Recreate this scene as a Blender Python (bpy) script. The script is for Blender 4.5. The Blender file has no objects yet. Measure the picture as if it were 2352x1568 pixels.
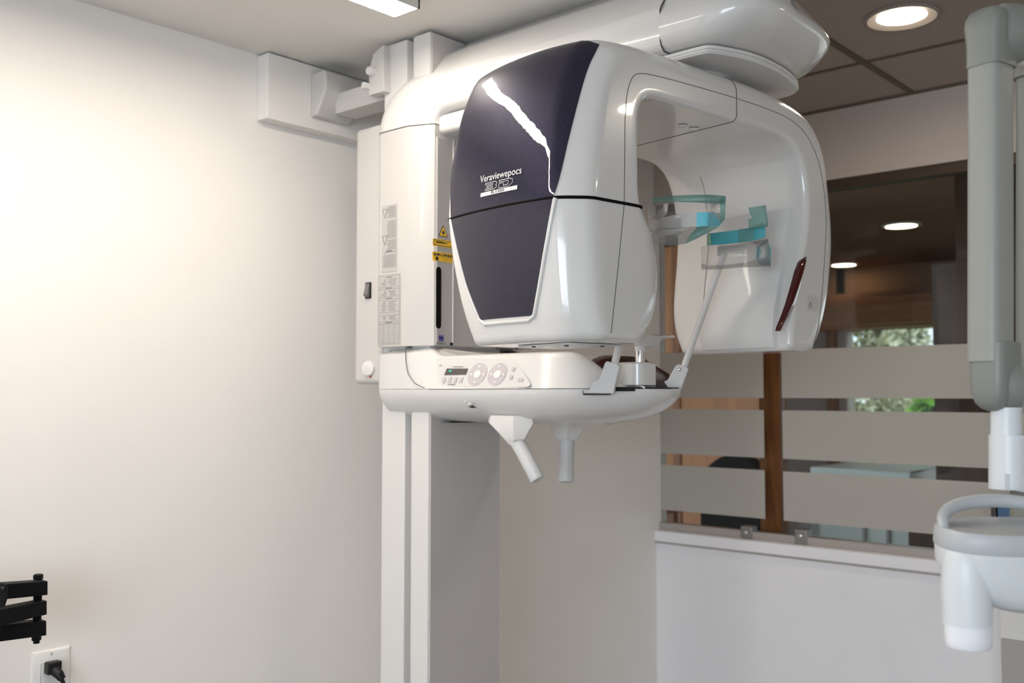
import bpy, bmesh, math, random
from mathutils import Vector, Matrix
random.seed(7)
C = bpy.context.scene.collection
sc = bpy.context.scene

# ------------------------------------------------------------------ camera
EYE = 1.6
F_PX = 2287.0
AZ = math.radians(41.5)          # angle between the left wall's direction (X) and the view direction
PITCH = math.radians(3.03)
FW = Vector((math.cos(AZ), math.sin(AZ), 0)); RT = Vector((math.sin(AZ), -math.cos(AZ), 0))
fw3 = FW*math.cos(PITCH) + Vector((0, 0, math.sin(PITCH)))
up3 = -FW*math.sin(PITCH) + Vector((0, 0, math.cos(PITCH)))
cd = bpy.data.cameras.new('camera'); cam = bpy.data.objects.new('camera', cd); C.objects.link(cam)
cd.sensor_width = 36; cd.lens = 36*F_PX/2352
cam.location = (0, 0, EYE)
cam.rotation_euler = Matrix((RT, up3, -fw3)).transposed().to_euler()
cd.dof.use_dof = True; cd.dof.focus_distance = 1.75; cd.dof.aperture_fstop = 5.0
cd.clip_start = .05
sc.camera = cam

# ------------------------------------------------------------------ world, view
w = bpy.data.worlds.new('sky'); sc.world = w; w.use_nodes = True
bg = w.node_tree.nodes['Background']; bg.inputs[0].default_value = (.72, .86, 1, 1); bg.inputs[1].default_value = 1.6
sc.view_settings.view_transform = 'Standard'; sc.view_settings.look = 'None'
sc.view_settings.gamma = 1; sc.view_settings.use_curve_mapping = False
sc.view_settings.exposure = 0.06

def area(name, loc, direction, sx, sy, energy, col):
    l = bpy.data.lights.new(name, 'AREA'); l.shape = 'RECTANGLE'; l.size = sx; l.size_y = sy
    l.energy = energy; l.color = col
    o = bpy.data.objects.new(name, l); C.objects.link(o); o.location = loc
    o.rotation_euler = Vector(direction).to_track_quat('-Z', 'Y').to_euler()
    return o
# daylight entering through the window behind the camera
area('daylight_back', (-2.26, -.6, 1.58), (1, .12, -.72), 1.9, 1.25, 66, (.80, .90, 1))

LAMP_E = 42.0
SPOT_E = 88.0

# ------------------------------------------------------------------ helpers
def ray(px, py):
    return RT*((px-1176)/F_PX) + up3*((784-py)/F_PX) + fw3
def atX(px, py, X): d = ray(px, py); return Vector((0, 0, EYE)) + d*(X/d.x)
def atY(px, py, Y): d = ray(px, py); return Vector((0, 0, EYE)) + d*(Y/d.y)
def atH(px, py, h): d = ray(px, py); return Vector((0, 0, EYE)) + d*(h/d.z)
def atD(px, py, z):                       # at horizontal distance z ahead of the camera
    d = ray(px, py); return Vector((0, 0, EYE)) + d*(z/d.dot(FW))

def mat(name, col, rough=.5, metal=0, coat=0, emit=None, es=0, noise=0, nscale=20, bump=0, spec=.5, alpha=1, trans=0, subs=0):
    m = bpy.data.materials.new(name); m.use_nodes = True; nt = m.node_tree; b = nt.nodes['Principled BSDF']
    b.inputs['Base Color'].default_value = (*col, 1); b.inputs['Roughness'].default_value = rough
    b.inputs['Metallic'].default_value = metal; b.inputs['Coat Weight'].default_value = coat
    b.inputs['Coat Roughness'].default_value = .04
    b.inputs['Specular IOR Level'].default_value = spec
    b.inputs['Alpha'].default_value = alpha; b.inputs['Transmission Weight'].default_value = trans
    if emit: b.inputs['Emission Color'].default_value = (*emit, 1); b.inputs['Emission Strength'].default_value = es
    if noise or bump:
        tc = nt.nodes.new('ShaderNodeTexCoord'); n = nt.nodes.new('ShaderNodeTexNoise')
        n.inputs['Scale'].default_value = nscale; n.inputs['Detail'].default_value = 4
        nt.links.new(tc.outputs['Object'], n.inputs['Vector'])
        if noise:
            r = nt.nodes.new('ShaderNodeValToRGB'); r.color_ramp.elements[0].position = .3; r.color_ramp.elements[1].position = .7
            r.color_ramp.elements[0].color = (*[c*(1-noise) for c in col], 1)
            r.color_ramp.elements[1].color = (*[min(1, c*(1+noise)) for c in col], 1)
            nt.links.new(n.outputs['Fac'], r.inputs['Fac']); nt.links.new(r.outputs['Color'], b.inputs['Base Color'])
        if bump:
            bp = nt.nodes.new('ShaderNodeBump'); bp.inputs['Strength'].default_value = bump; bp.inputs['Distance'].default_value = .002
            nt.links.new(n.outputs['Fac'], bp.inputs['Height']); nt.links.new(bp.outputs['Normal'], b.inputs['Normal'])
    return m

def wood(name, c1, c2, axis='Z', rough=.45):
    m = mat(name, c1, rough); nt = m.node_tree; b = nt.nodes['Principled BSDF']
    tc = nt.nodes.new('ShaderNodeTexCoord'); mp = nt.nodes.new('ShaderNodeMapping'); n = nt.nodes.new('ShaderNodeTexNoise')
    s = {'Z': (9, 9, .8), 'Y': (9, .8, 9), 'X': (.8, 9, 9)}[axis]
    mp.inputs['Scale'].default_value = s; n.inputs['Scale'].default_value = 3; n.inputs['Detail'].default_value = 6; n.inputs['Distortion'].default_value = 1.2
    r = nt.nodes.new('ShaderNodeValToRGB'); r.color_ramp.elements[0].position = .32; r.color_ramp.elements[1].position = .68
    r.color_ramp.elements[0].color = (*c1, 1); r.color_ramp.elements[1].color = (*c2, 1)
    L = nt.links.new
    L(tc.outputs['Object'], mp.inputs[0]); L(mp.outputs[0], n.inputs['Vector']); L(n.outputs['Fac'], r.inputs[0]); L(r.outputs[0], b.inputs['Base Color'])
    return m

def sheet(name, tint, gloss=.12, diff=0.0, dcol=(.8, .8, .8), trl=0.0, rough=.02):
    """thin clear or milky sheet: transparent + glossy + diffuse/translucent shares"""
    m = bpy.data.materials.new(name); m.use_nodes = True; nt = m.node_tree; nt.nodes.clear(); L = nt.links.new
    out = nt.nodes.new('ShaderNodeOutputMaterial'); tr = nt.nodes.new('ShaderNodeBsdfTransparent'); tr.inputs[0].default_value = (*tint, 1)
    gl = nt.nodes.new('ShaderNodeBsdfGlossy'); gl.inputs['Roughness'].default_value = rough
    fr = nt.nodes.new('ShaderNodeFresnel'); fr.inputs[0].default_value = 1.5
    ml = nt.nodes.new('ShaderNodeMath'); ml.operation = 'MULTIPLY'; ml.inputs[1].default_value = gloss/.04*.5; ml.use_clamp = True
    L(fr.outputs[0], ml.inputs[0])
    base = tr
    if diff > 0:
        df = nt.nodes.new('ShaderNodeBsdfDiffuse'); df.inputs[0].default_value = (*dcol, 1)
        tl = nt.nodes.new('ShaderNodeBsdfTranslucent'); tl.inputs[0].default_value = (*dcol, 1)
        m0 = nt.nodes.new('ShaderNodeMixShader'); m0.inputs[0].default_value = trl; L(df.outputs[0], m0.inputs[1]); L(tl.outputs[0], m0.inputs[2])
        m1 = nt.nodes.new('ShaderNodeMixShader'); m1.inputs[0].default_value = diff; L(tr.outputs[0], m1.inputs[1]); L(m0.outputs[0], m1.inputs[2]); base = m1
    m2 = nt.nodes.new('ShaderNodeMixShader'); L(ml.outputs[0], m2.inputs[0]); L(base.outputs[0], m2.inputs[1]); L(gl.outputs[0], m2.inputs[2])
    L(m2.outputs[0], out.inputs[0])
    return m

M = {}
M['wall'] = mat('wall_paint', (.86, .83, .80), .75, noise=.012, nscale=3, bump=.04)
M['ceil'] = mat('ceiling_paint', (.76, .735, .70), .85)
M['tile'] = mat('ceiling_tile', (.38, .32, .275), .9, noise=.05, nscale=90, bump=.2)
M['tbar'] = mat('tile_grid', (.13, .10, .07), .6)
M['bulk'] = mat('bulkhead_paint', (.56, .485, .435), .8)
M['halfwall'] = mat('half_wall_laminate', (.95, .94, .97), .6)
M['ring'] = mat('shaded_downlight_ring', (.34, .30, .27), .6)  # greyed so the colour holds the shade on the ring's underside
M['floor'] = mat('floor_vinyl', (.22, .19, .165), .5, noise=.2, nscale=6)
M['white'] = mat('glossy_white_plastic', (.68, .665, .65), .22, coat=.6)
M['satin'] = mat('satin_white_plastic', (.69, .675, .66), .38, coat=.15)
M['cover'] = mat('warm_white_cover', (.55, .53, .51), .38, coat=.15)
M['greypanel'] = mat('grey_painted_metal', (.42, .40, .39), .45, noise=.04, nscale=220)
M['colgrey'] = mat('column_grey', (.53, .50, .485), .5)
M['steelgrey'] = mat('bracket_grey', (.62, .60, .575), .55)
M['seam'] = mat('dark_seam', (.05, .047, .045), .6)
M['black'] = mat('black_plastic', (.008, .008, .009), .4, spec=.3)
M['blackmetal'] = mat('black_powder_coat', (.005, .005, .006), .55, bump=.2, nscale=300, spec=.15)
M['slot'] = mat('black_slot', (.006, .004, .004), .8, spec=.1)
M['chrome'] = mat('chrome', (.75, .74, .72), .08, metal=1)
M['red'] = mat('dark_red_lens', (.06, .001, .002), .08, coat=1)
M['smoke'] = mat('dark_red_cover', (.020, .001, .001), .25, spec=.3, coat=.15)
M['yellow'] = mat('warning_yellow', (.88, .52, .02), .5)
M['ink'] = mat('black_ink', (.03, .03, .03), .6)
M['greyink'] = mat('grey_ink', (.16, .15, .15), .6)
M['labelpaper'] = mat('label_film', (.46, .445, .425), .5)
M['purple'] = mat('purple_ink', (.07, .06, .33), .5)
M['logo'] = mat('silver_white_ink', (.78, .74, .73), .4)
M['lcd'] = mat('lcd', (.045, .035, .033), .15, coat=.8)
M['lcdgreen'] = mat('lcd_green_led', (.03, .30, .2), .5, emit=(.05, .55, .38), es=.4)
M['panelfilm'] = mat('control_film', (.62, .605, .59), .35)
M['lilac'] = mat('lilac_key_area', (.50, .455, .47), .4)
M['key'] = mat('key_white', (.74, .72, .70), .4)
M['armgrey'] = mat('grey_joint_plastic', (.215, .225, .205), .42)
M['armlite'] = mat('light_grey_arm', (.30, .305, .28), .45)
M['headwhite'] = mat('tube_head_white', (.66, .69, .71), .4, coat=.1)
M['headgrey'] = mat('tube_head_grey', (.44, .46, .48), .42)
M['conering'] = mat('cone_white', (.80, .82, .86), .2, coat=.5)
M['grip'] = mat('grip_grey', (.62, .62, .625), .4)
M['outlet'] = mat('outlet_white', (.78, .775, .76), .35, coat=.3)
M['alu'] = mat('glass_channel_aluminium', (.52, .48, .46), .3, metal=.6)
M['clamp'] = mat('brushed_clamp', (.30, .295, .29), .35, metal=.7)
M['header'] = mat('dark_bronze_channel', (.055, .032, .018), .5)
M['woodpost'] = wood('brown_wood', (.17, .055, .012), (.32, .115, .028), 'Z')
M['woodwall'] = wood('orange_brown_wood', (.36, .135, .040), (.46, .19, .062), 'Z')
M['woodbeam'] = wood('brown_beam_wood', (.32, .13, .042), (.42, .18, .062), 'Y')
M['darkwood'] = wood('dark_wood', (.055, .025, .010), (.09, .042, .018), 'Z')
M['hallceil'] = mat('hall_ceiling_brown', (.20, .105, .055), .8)
M['hallwall'] = mat('hall_wall', (.46, .39, .34), .8)
M['leaf'] = mat('leaf_green', (.22, .46, .03), .6, noise=.7, nscale=6)
M['leafpale'] = mat('leaf_pale', (.72, .64, .42), .7, noise=.6, nscale=5)
M['earth'] = mat('ground', (.35, .30, .24), .9)
M['blackcloth'] = mat('black_upholstery', (.010, .009, .009), .95, spec=.05)
M['glass'] = sheet('clear_glass', (.95, .965, .95), .03)
M['frost'] = sheet('frosted_film', (.85, .86, .84), .03, diff=.87, dcol=(.74, .705, .655), trl=.38, rough=.3)
M['film'] = sheet('clear_film', (.97, .97, .97), .05, diff=.10, dcol=(.8, .8, .8), trl=.5, rough=.05)
M['teal'] = sheet('pale_teal_film', (.72, .90, .87), .05, diff=.30, dcol=(.45, .72, .68), trl=.45, rough=.06)
M['tealdeep'] = mat('teal_film', (.06, .42, .50), .15, coat=.7, alpha=.88)
M['cyan'] = mat('bright_cyan_film', (.14, .62, .76), .12, coat=.8)
M['white_counter'] = mat('white_counter', (.80, .86, .80), .35)

# blue metallic front panel with fine flakes
def flake():
    m = mat('metallic_navy', (.03, .03, .075), .42, metal=.4, coat=.75, spec=.08); nt = m.node_tree; b = nt.nodes['Principled BSDF']; L = nt.links.new
    tc = nt.nodes.new('ShaderNodeTexCoord'); n = nt.nodes.new('ShaderNodeTexNoise'); n.inputs['Scale'].default_value = 900; n.inputs['Detail'].default_value = 1
    r = nt.nodes.new('ShaderNodeValToRGB'); r.color_ramp.elements[0].position = .45; r.color_ramp.elements[1].position = .75
    r.color_ramp.elements[0].color = (.010, .009, .020, 1); r.color_ramp.elements[1].color = (.034, .032, .085, 1)
    L(tc.outputs['Object'], n.inputs['Vector']); L(n.outputs['Fac'], r.inputs[0]); L(r.outputs[0], b.inputs['Base Color'])
    b.inputs['Coat Roughness'].default_value = .02
    n2 = nt.nodes.new('ShaderNodeTexNoise'); n2.inputs['Scale'].default_value = 28; L(tc.outputs['Object'], n2.inputs['Vector'])
    bp = nt.nodes.new('ShaderNodeBump'); bp.inputs['Strength'].default_value = .12; bp.inputs['Distance'].default_value = .002
    L(n2.outputs['Fac'], bp.inputs['Height']); L(bp.outputs['Normal'], b.inputs['Coat Normal'])
    return m
M['navy'] = flake()
def emis(name, col, s):
    m = bpy.data.materials.new(name); m.use_nodes = True; nt = m.node_tree; nt.nodes.clear()
    e = nt.nodes.new('ShaderNodeEmission'); e.inputs[0].default_value = (*col, 1); e.inputs[1].default_value = s
    o = nt.nodes.new('ShaderNodeOutputMaterial'); nt.links.new(e.outputs[0], o.inputs[0]); return m
M['lamp'] = emis('lamp_diffuser', (1, .90, .78), LAMP_E)
M['spot'] = emis('downlight_diffuser', (1, .86, .68), SPOT_E)
M['hallspot'] = emis('hall_downlight', (1, .82, .60), 14)

# ------------------------------------------------------------------ object plumbing
def empty(name, label, cat, loc, group=None):
    o = bpy.data.objects.new(name, None); C.objects.link(o); o.location = loc
    o.empty_display_size = .1
    o['label'] = label; o['category'] = cat
    if group: o['group'] = group
    return o
def origin_of(p):
    v = Vector((0, 0, 0))
    while p: v = v + p.location; p = p.parent
    return v
class MB:
    def __init__(s): s.v = []; s.f = []
    def add(s, vs, fs):
        k = len(s.v); s.v += [Vector(p) for p in vs]; s.f += [[i+k for i in f] for f in fs]; return s
    def box(s, a, b):
        x0, y0, z0 = a; x1, y1, z1 = b
        return s.add([(x0,y0,z0),(x1,y0,z0),(x1,y1,z0),(x0,y1,z0),(x0,y0,z1),(x1,y0,z1),(x1,y1,z1),(x0,y1,z1)],
              [(0,3,2,1),(4,5,6,7),(0,1,5,4),(1,2,6,5),(2,3,7,6),(3,0,4,7)])
    def obox(s, c, ax, ay, az):          # oriented box: centre and three half-axis vectors
        c = Vector(c); P = []
        for dz in (-1, 1):
            for dx, dy in ((-1,-1),(1,-1),(1,1),(-1,1)): P.append(c+ax*dx+ay*dy+az*dz)
        return s.add(P, [(0,3,2,1),(4,5,6,7),(0,1,5,4),(1,2,6,5),(2,3,7,6),(3,0,4,7)])
    def rings(s, R, cap0=True, cap1=True, closed=True):
        n = len(R[0]); vs = [p for r in R for p in r]; fs = []
        for i in range(len(R)-1):
            for j in range(n if closed else n-1):
                k = (j+1) % n
                fs.append((i*n+j, i*n+k, (i+1)*n+k, (i+1)*n+j))
        if cap0: fs.append(tuple(range(n-1, -1, -1)))
        if cap1: fs.append(tuple((len(R)-1)*n+j for j in range(n)))
        return s.add(vs, fs)
    def tube(s, pts, r, n=10, closed=False, cap=True):
        pts = [Vector(p) for p in pts]; rr = r if isinstance(r, (list, tuple)) else [r]*len(pts); R = []; up = None
        N = len(pts)
        for i, p in enumerate(pts):
            a = pts[(i-1) % N] if (closed or i) else pts[0]; b = pts[(i+1) % N] if (closed or i < N-1) else pts[-1]
            t = (b-a)
            if t.length < 1e-9: t = Vector((0, 0, 1))
            t.normalize()
            if up is None:
                up = Vector((0, 0, 1)) if abs(t.z) < .9 else Vector((1, 0, 0))
            x = t.cross(up)
            if x.length < 1e-6: x = t.cross(Vector((.3, .7, .2)))
            x.normalize(); y = x.cross(t); up = y
            R.append([p + (x*math.cos(q)+y*math.sin(q))*rr[i] for q in [2*math.pi*k/n for k in range(n)]])
        if closed: R.append(R[0]); return s.rings(R, False, False)
        return s.rings(R, cap, cap)
    def lathe(s, c, prof, n=32, axis=Vector((0,0,1))):   # prof: (radius, distance along axis)
        axis = axis.normalized(); x = axis.orthogonal().normalized(); y = axis.cross(x); c = Vector(c)
        R = [[c + axis*h + (x*math.cos(q)+y*math.sin(q))*max(r, 1e-5) for q in [2*math.pi*k/n for k in range(n)]] for r, h in prof]
        return s.rings(R)
    def prism(s, poly, d):               # planar polygon (3D points) extruded by vector d
        n = len(poly); P = [Vector(p) for p in poly]; Q = [p+d for p in P]
        fs = [tuple(range(n-1, -1, -1)), tuple(range(n, 2*n))] + [(i, (i+1) % n, n+(i+1) % n, n+i) for i in range(n)]
        return s.add(P+Q, fs)
    def build(s, name, m, parent=None, bevel=0, seg=2, smooth=35, kind=None, label=None, cat=None, group=None, solid=0, weld=False):
        o0 = origin_of(parent)
        if parent is None and s.v:
            lo = Vector((min(v.x for v in s.v), min(v.y for v in s.v), min(v.z for v in s.v)))
            hi = Vector((max(v.x for v in s.v), max(v.y for v in s.v), max(v.z for v in s.v)))
            o0 = Vector(((lo.x+hi.x)/2, (lo.y+hi.y)/2, lo.z))
        me = bpy.data.meshes.new(name); me.from_pydata([v-o0 for v in s.v], [], s.f); me.update()
        bm = bmesh.new(); bm.from_mesh(me)
        if weld: bmesh.ops.remove_doubles(bm, verts=bm.verts, dist=1e-5)
        bmesh.ops.recalc_face_normals(bm, faces=bm.faces); bm.to_mesh(me); bm.free()
        for p in me.polygons: p.use_smooth = True
        me.set_sharp_from_angle(angle=math.radians(smooth))
        me.materials.append(m)
        o = bpy.data.objects.new(name, me); C.objects.link(o)
        if parent: o.parent = parent
        else: o.location = o0
        if bevel:
            b = o.modifiers.new('bevel', 'BEVEL'); b.width = bevel; b.segments = seg; b.limit_method = 'ANGLE'; b.angle_limit = math.radians(30); b.harden_normals = False
        if solid:
            q = o.modifiers.new('thick', 'SOLIDIFY'); q.thickness = solid; q.offset = 0
        if kind: o['kind'] = kind
        if label: o['label'] = label
        if cat: o['category'] = cat
        if group: o['group'] = group
        return o
def struct(name, mb, m, **k): return mb.build(name, m, kind='structure', **k)
def cr(P, n):                            # Catmull-Rom through tuples
    out = []
    for i in range(len(P)-1):
        p0 = P[max(i-1, 0)]; p1 = P[i]; p2 = P[i+1]; p3 = P[min(i+2, len(P)-1)]
        for k in range(n):
            t = k/n
            out.append(tuple(.5*((2*b)+(c-a)*t+(2*a-5*b+4*c-d)*t*t+(3*b-a-3*c+d)*t**3) for a, b, c, d in zip(p0, p1, p2, p3)))
    out.append(tuple(P[-1])); return out
def text_mb(body, size, place, extr=0.0, align='CENTER', sx=1.0, spacing=1.0, shear=0.0, offset=0.0):
    """mesh lettering: place(x, y) gives the world position of a glyph point"""
    cu = bpy.data.curves.new('lettering', 'FONT'); cu.body = body; cu.size = size; cu.align_x = align; cu.align_y = 'CENTER'
    cu.space_character = spacing; cu.shear = shear; cu.offset = offset; cu.resolution_u = 3
    o = bpy.data.objects.new('lettering', cu); C.objects.link(o)
    dg = bpy.context.evaluated_depsgraph_get(); me = bpy.data.meshes.new_from_object(o.evaluated_get(dg))
    mb = MB(); mb.add([place(v.co.x*sx, v.co.y) for v in me.vertices], [tuple(p.vertices) for p in me.polygons])
    bpy.data.objects.remove(o); bpy.data.curves.remove(cu); bpy.data.meshes.remove(me)
    return mb

H = lambda h: EYE + h
# ================================================================== ROOM
YW = 2.14; XF = 3.254; CE = .864; CT = .978; XB = -2.2; YB = -2.2
struct('floor', MB().box((XB-.1, YB-.1, -.1), (XF+.1, YW+.12, 0)), M['floor'])
struct('wall_left', MB().box((XB-.1, YW, 0), (XF+.075, YW+.12, 2.7)), M['wall'])
# wall behind the camera, with a window opening
wb = MB()
wb.box((XB-.1, YB, 0), (XB, YW, .85)); wb.box((XB-.1, YB, 2.25), (XB, YW, 2.7))
wb.box((XB-.1, YB, .85), (XB, -1.6, 2.25)); wb.box((XB-.1, .4, .85), (XB, .95, 2.25)); wb.box((XB-.1, 1.95, .85), (XB, YW, 2.25))
struct('wall_back', wb, M['wall'])
wr = MB().box((XB, YB-.1, 0), (XF+.1, YB, 2.7))
struct('wall_right', wr, M['wall'])
fr = MB()
for y in (-1.6, -.63, .34): fr.box((XB-.08, y, .85), (XB-.02, y+.06, 2.25))
for z in (.85, 2.19): fr.box((XB-.08, -1.6, z), (XB-.02, .4, z+.06))
struct('window_2', fr, M['satin'])
fr = MB()
for y in (.95, 1.89): fr.box((XB-.08, y, .85), (XB-.02, y+.06, 2.25))
for z in (.85, 2.19): fr.box((XB-.08, .95, z), (XB-.02, 1.95, z+.06))
struct('added_window_3', fr, M['satin'])  # second window, unseen, added to give the navy panel a blue reflection
# plaster ceiling over the machine side, tile ceiling beyond
XS = 1.98
ce = MB(); ce.box((XB, YB, H(CE)), (XS, YW, H(CE)+.03)); ce.box((XS-.03, YB, H(CE)), (XS, YW, H(CT)+.03))
struct('ceiling', ce, M['ceil'])
struct('ceiling_tiles', MB().box((XS, YB, H(CT)), (XF, YW, H(CT)+.03)), M['tile'])
g = MB()
c0 = atH(2083, 204, CT); c1 = atH(1985, 142, CT)
yy = c0.y
for k in range(-3, 6):
    y = yy + .60*k
    if YB < y < YW: g.box((XS, y-.010, H(CT)-.004), (XF, y+.010, H(CT)+.001))
gx = c1.x
for x in (gx-1.2, gx-.6, gx):
    if x > XS: g.box((x-.009, YB, H(CT)-.003), (x+.009, YW, H(CT)+.001))
g.box((XF-.02, YB, H(CT)-.006), (XF, YW, H(CT)+.001))
struct('trim_1', g, M['tbar'])

# far wall: half wall, cap, bulkhead, header
XG = XF+.035
struct('wall_front', MB().box((XF, YB, 0), (XF+.10, YW, H(-.565))), M['halfwall'])
cap = MB().box((XF-.016, YB, H(-.560)), (XF+.105, YW, H(-.520)))
struct('trim_2', cap, M['halfwall'], bevel=.003)
struct('trim_3', MB().box((XF-.006, YB, H(-.568)), (XF+.001, YW, H(-.560))), M['alu'])
struct('wall_front_bulkhead', MB().box((XF, YB, H(.735)), (XF+.10, YW, 2.7)), M['bulk'])
hd = MB().box((XF+.012, YB, H(.702)), (XF+.06, YW, H(.735)))
struct('trim_4', hd, M['header'])
struct('trim_5', MB().box((XG-.014, YB, H(-.520)), (XG+.02, YW, H(-.492))), M['alu'], bevel=.002)
# glass panes with frosted bands
BANDS = [(.158, -.0135), (-.057, -.228), (-.272, -.445)]
ya = atX(1757, 950, XG).y; yb = atX(1797, 950, XG).y
win = bpy.data.objects.new('window_1', None); C.objects.link(win); win.location = (XG, yb, H(-.5)); win['kind'] = 'structure'
PANES = [(ya, YW-.002), (-.55, yb), (YB, -.57)]
for y0, y1 in PANES:
    MB().box((XG, y0, H(-.492)), (XG+.010, y1, H(.705))).build('pane', M['glass'], win)
    f = MB()
    for a, b in BANDS: f.box((XG-.0012, y0+.004, H(b)), (XG-.0002, y1, H(a)))
    f.build('frosted_band', M['frost'], win, label='frosted white film bands on the pane')
# small glass clamps
for (px, py, lab) in ((1716, 1222, 'grey square glass clamp at the foot of the left pane'), (1841, 1230, 'grey square glass clamp at the foot of the wide right pane')):
    p = atX(px, py, XG-.012); k = empty('glass_clamp', lab, 'glass clamp', (XG-.012, p.y, p.z-.02), 'square clamps holding the glass panes')
    MB().box((XG-.020, p.y-.022, H(-.519)), (XG+.022, p.y+.022, p.z+.022)).build('clamp_body', M['clamp'], k, bevel=.002)
    MB().lathe((XG-.020, p.y, p.z), [(.006, 0), (.006, .004), (.004, .005)], 16, Vector((-1, 0, 0))).build('screw', M['chrome'], k)

# ================================================================== HALL BEYOND THE GLASS
HX0 = XF+.10; HX1 = 8.6; HC = 1.12
struct('hall_floor', MB().box((HX0, -6, -.1), (HX1+.2, 5.5, 0)), M['floor'])
struct('hall_ceiling', MB().box((HX0, -6, H(HC)), (HX1+.2, 5.5, H(HC)+.1)), M['hallceil'])
# wooden post right behind the gap between the panes
a = atX(1752, 950, 3.47).y; b = atX(1800, 950, 3.47).y
struct('trim_6', MB().box((3.44, b, 0), (3.50, a, H(HC))), M['woodpost'])
# far facade: window wall with wood header
fx = HX1
def fy(px): return atX(px, 900, fx).y
fwall = MB()
wt = atX(2000, 757, fx).z
fwall.box((fx, fy(1945), 0), (fx+.15, fy(1925), 3)); fwall.box((fx, fy(1905), 0), (fx+.15, 5.5, 3))
fwall.box((fx, fy(2600), 0), (fx+.15, fy(2300), 3)); fwall.box((fx, -6, 0), (fx+.15, fy(1905), .35))
struct('hall_wall_far', fwall, M['hallwall'])
struct('hall_wall_header', MB().box((fx, -6, wt), (fx+.14, fy(1905), 3)), M['hallceil'])
struct('trim_7', MB().box((fx-.06, fy(1925), 0), (fx+.02, fy(1905), wt)), M['woodpost'])
struct('trim_8', MB().box((fx-.30, -6, wt-.0), (fx-.02, 5, wt+.26)), M['woodbeam'])
struct('window_4', MB().box((fx+.03, -6, .35), (fx+.04, fy(1945), wt)), M['glass'])
struct('hall_wall_left', MB().box((HX0, 5.3, 0), (HX1, 5.5, 3)), M['hallwall'])
struct('hall_wall_right', MB().box((HX0, -6, 0), (HX1, -5.9, 3)), M['hallwall'])
# wooden partition of the hall, left part (seen between the two heads and in the clear stripes)
pw = MB(); x = 5.2
y0 = atX(1900, 900, x).y; y1 = atX(1512, 900, x).y
pw.box((x, atX(1757, 900, x).y, 0), (x+.08, atX(1490, 900, x).y+.4, atX(1600, 560, x).z))
struct('trim_9', pw, M['woodwall'])
struct('trim_10', MB().box((5.2-.012, atX(1562, 700, x).y, .8), (5.2+.085, atX(1546, 700, x).y, atX(1600, 560, x).z)), M['woodpost'])
# stepped wooden cladding beside the right pane
dk = MB(); xd = 4.3
dk.box((xd, atX(2330, 600, xd).y, 0), (xd+.4, atX(2196, 600, xd).y, H(HC)))
dk.box((xd+.7, atX(2205, 650, xd+.7).y, 0), (xd+1.0, atX(2140, 650, xd+.7).y, atX(2140, 607, xd+.7).z))
struct('trim_11', dk, M['darkwood'])
st = MB(); st.box((8.35, atX(2140, 680, 8.35).y, atX(2100, 680, 8.35).z), (8.5, 5, H(HC)-.25))
struct('trim_12', st, M['hallceil'])
st = MB(); st.box((8.1, -3, atX(1980, 745, 8.1).z), (8.2, 5, atX(1980, 700, 8.1).z))
struct('trim_13', st, M['woodbeam'])
# hall downlights
for (px, py, lab) in ((2070, 518, 'round lit downlight seen through the glass, the one nearer the arm'), (1938, 608, 'round lit downlight seen through the glass, half hidden by the detector head')):
    p = atH(px, py, HC-.004)
    k = empty('ceiling_downlight', lab, 'ceiling light', (p.x, p.y, H(HC)-.03), 'downlights in the hall ceiling')
    MB().lathe((p.x, p.y, H(HC)), [(.125, 0), (.125, -.006), (.10, -.010), (.10, 0)], 32).build('trim_ring', M['satin'], k)
    MB().lathe((p.x, p.y, H(HC)-.006), [(.0, 0), (.098, 0), (.098, .004)], 32).build('diffuser', M['hallspot'], k)
area('hall_window_daylight', (fx-.05, -1.5, 1.4), (-1, 0, -.1), 4, 1.8, 18, (.95, .97, 1))
# reception counter in the hall
p0 = atX(1862, 1230, 5.0); p1 = atX(2095, 1240, 5.0)
k = empty('reception_counter', 'white counter with grey uprights in the hall behind the frosted glass', 'counter', ((5.2), (p0.y+p1.y)/2, 0))
MB().box((5.0, p1.y, 0), (5.5, p0.y, atX(1950, 1076, 5.0).z)).build('body', M['white_counter'], k, bevel=.01)
for px in (1985, 2040): q = atX(px, 1230, 4.99); MB().box((4.985, q.y-.008, .5), (5.0, q.y+.008, atX(px, 1208, 4.99).z)).build('divider', M['greypanel'], k)
vt = MB(); q = atX(1857, 1212, 4.99)
for i in range(5): vt.box((4.985, q.y-.05, q.z-.03+i*.013), (5.0, q.y+.05, q.z-.026+i*.013))
vt.build('vent_grille', M['greypanel'], k)
# dark cabinet at the counter's right
p0 = atX(2085, 1240, 4.6); p1 = atX(2200, 1240, 4.6)
k = empty('wooden_cabinet', 'dark brown low wooden cabinet in the hall, right of the white counter', 'cabinet', (4.8, (p0.y+p1.y)/2, 0))
MB().box((4.6, p1.y-.3, 0), (5.0, p0.y, atX(2100, 1216, 4.6).z)).build('body', M['darkwood'], k, bevel=.01)
MB().box((4.585, p1.y-.2, .1), (4.6, p0.y-.03, .8)).build('door', M['darkwood'], k, bevel=.004)
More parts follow.
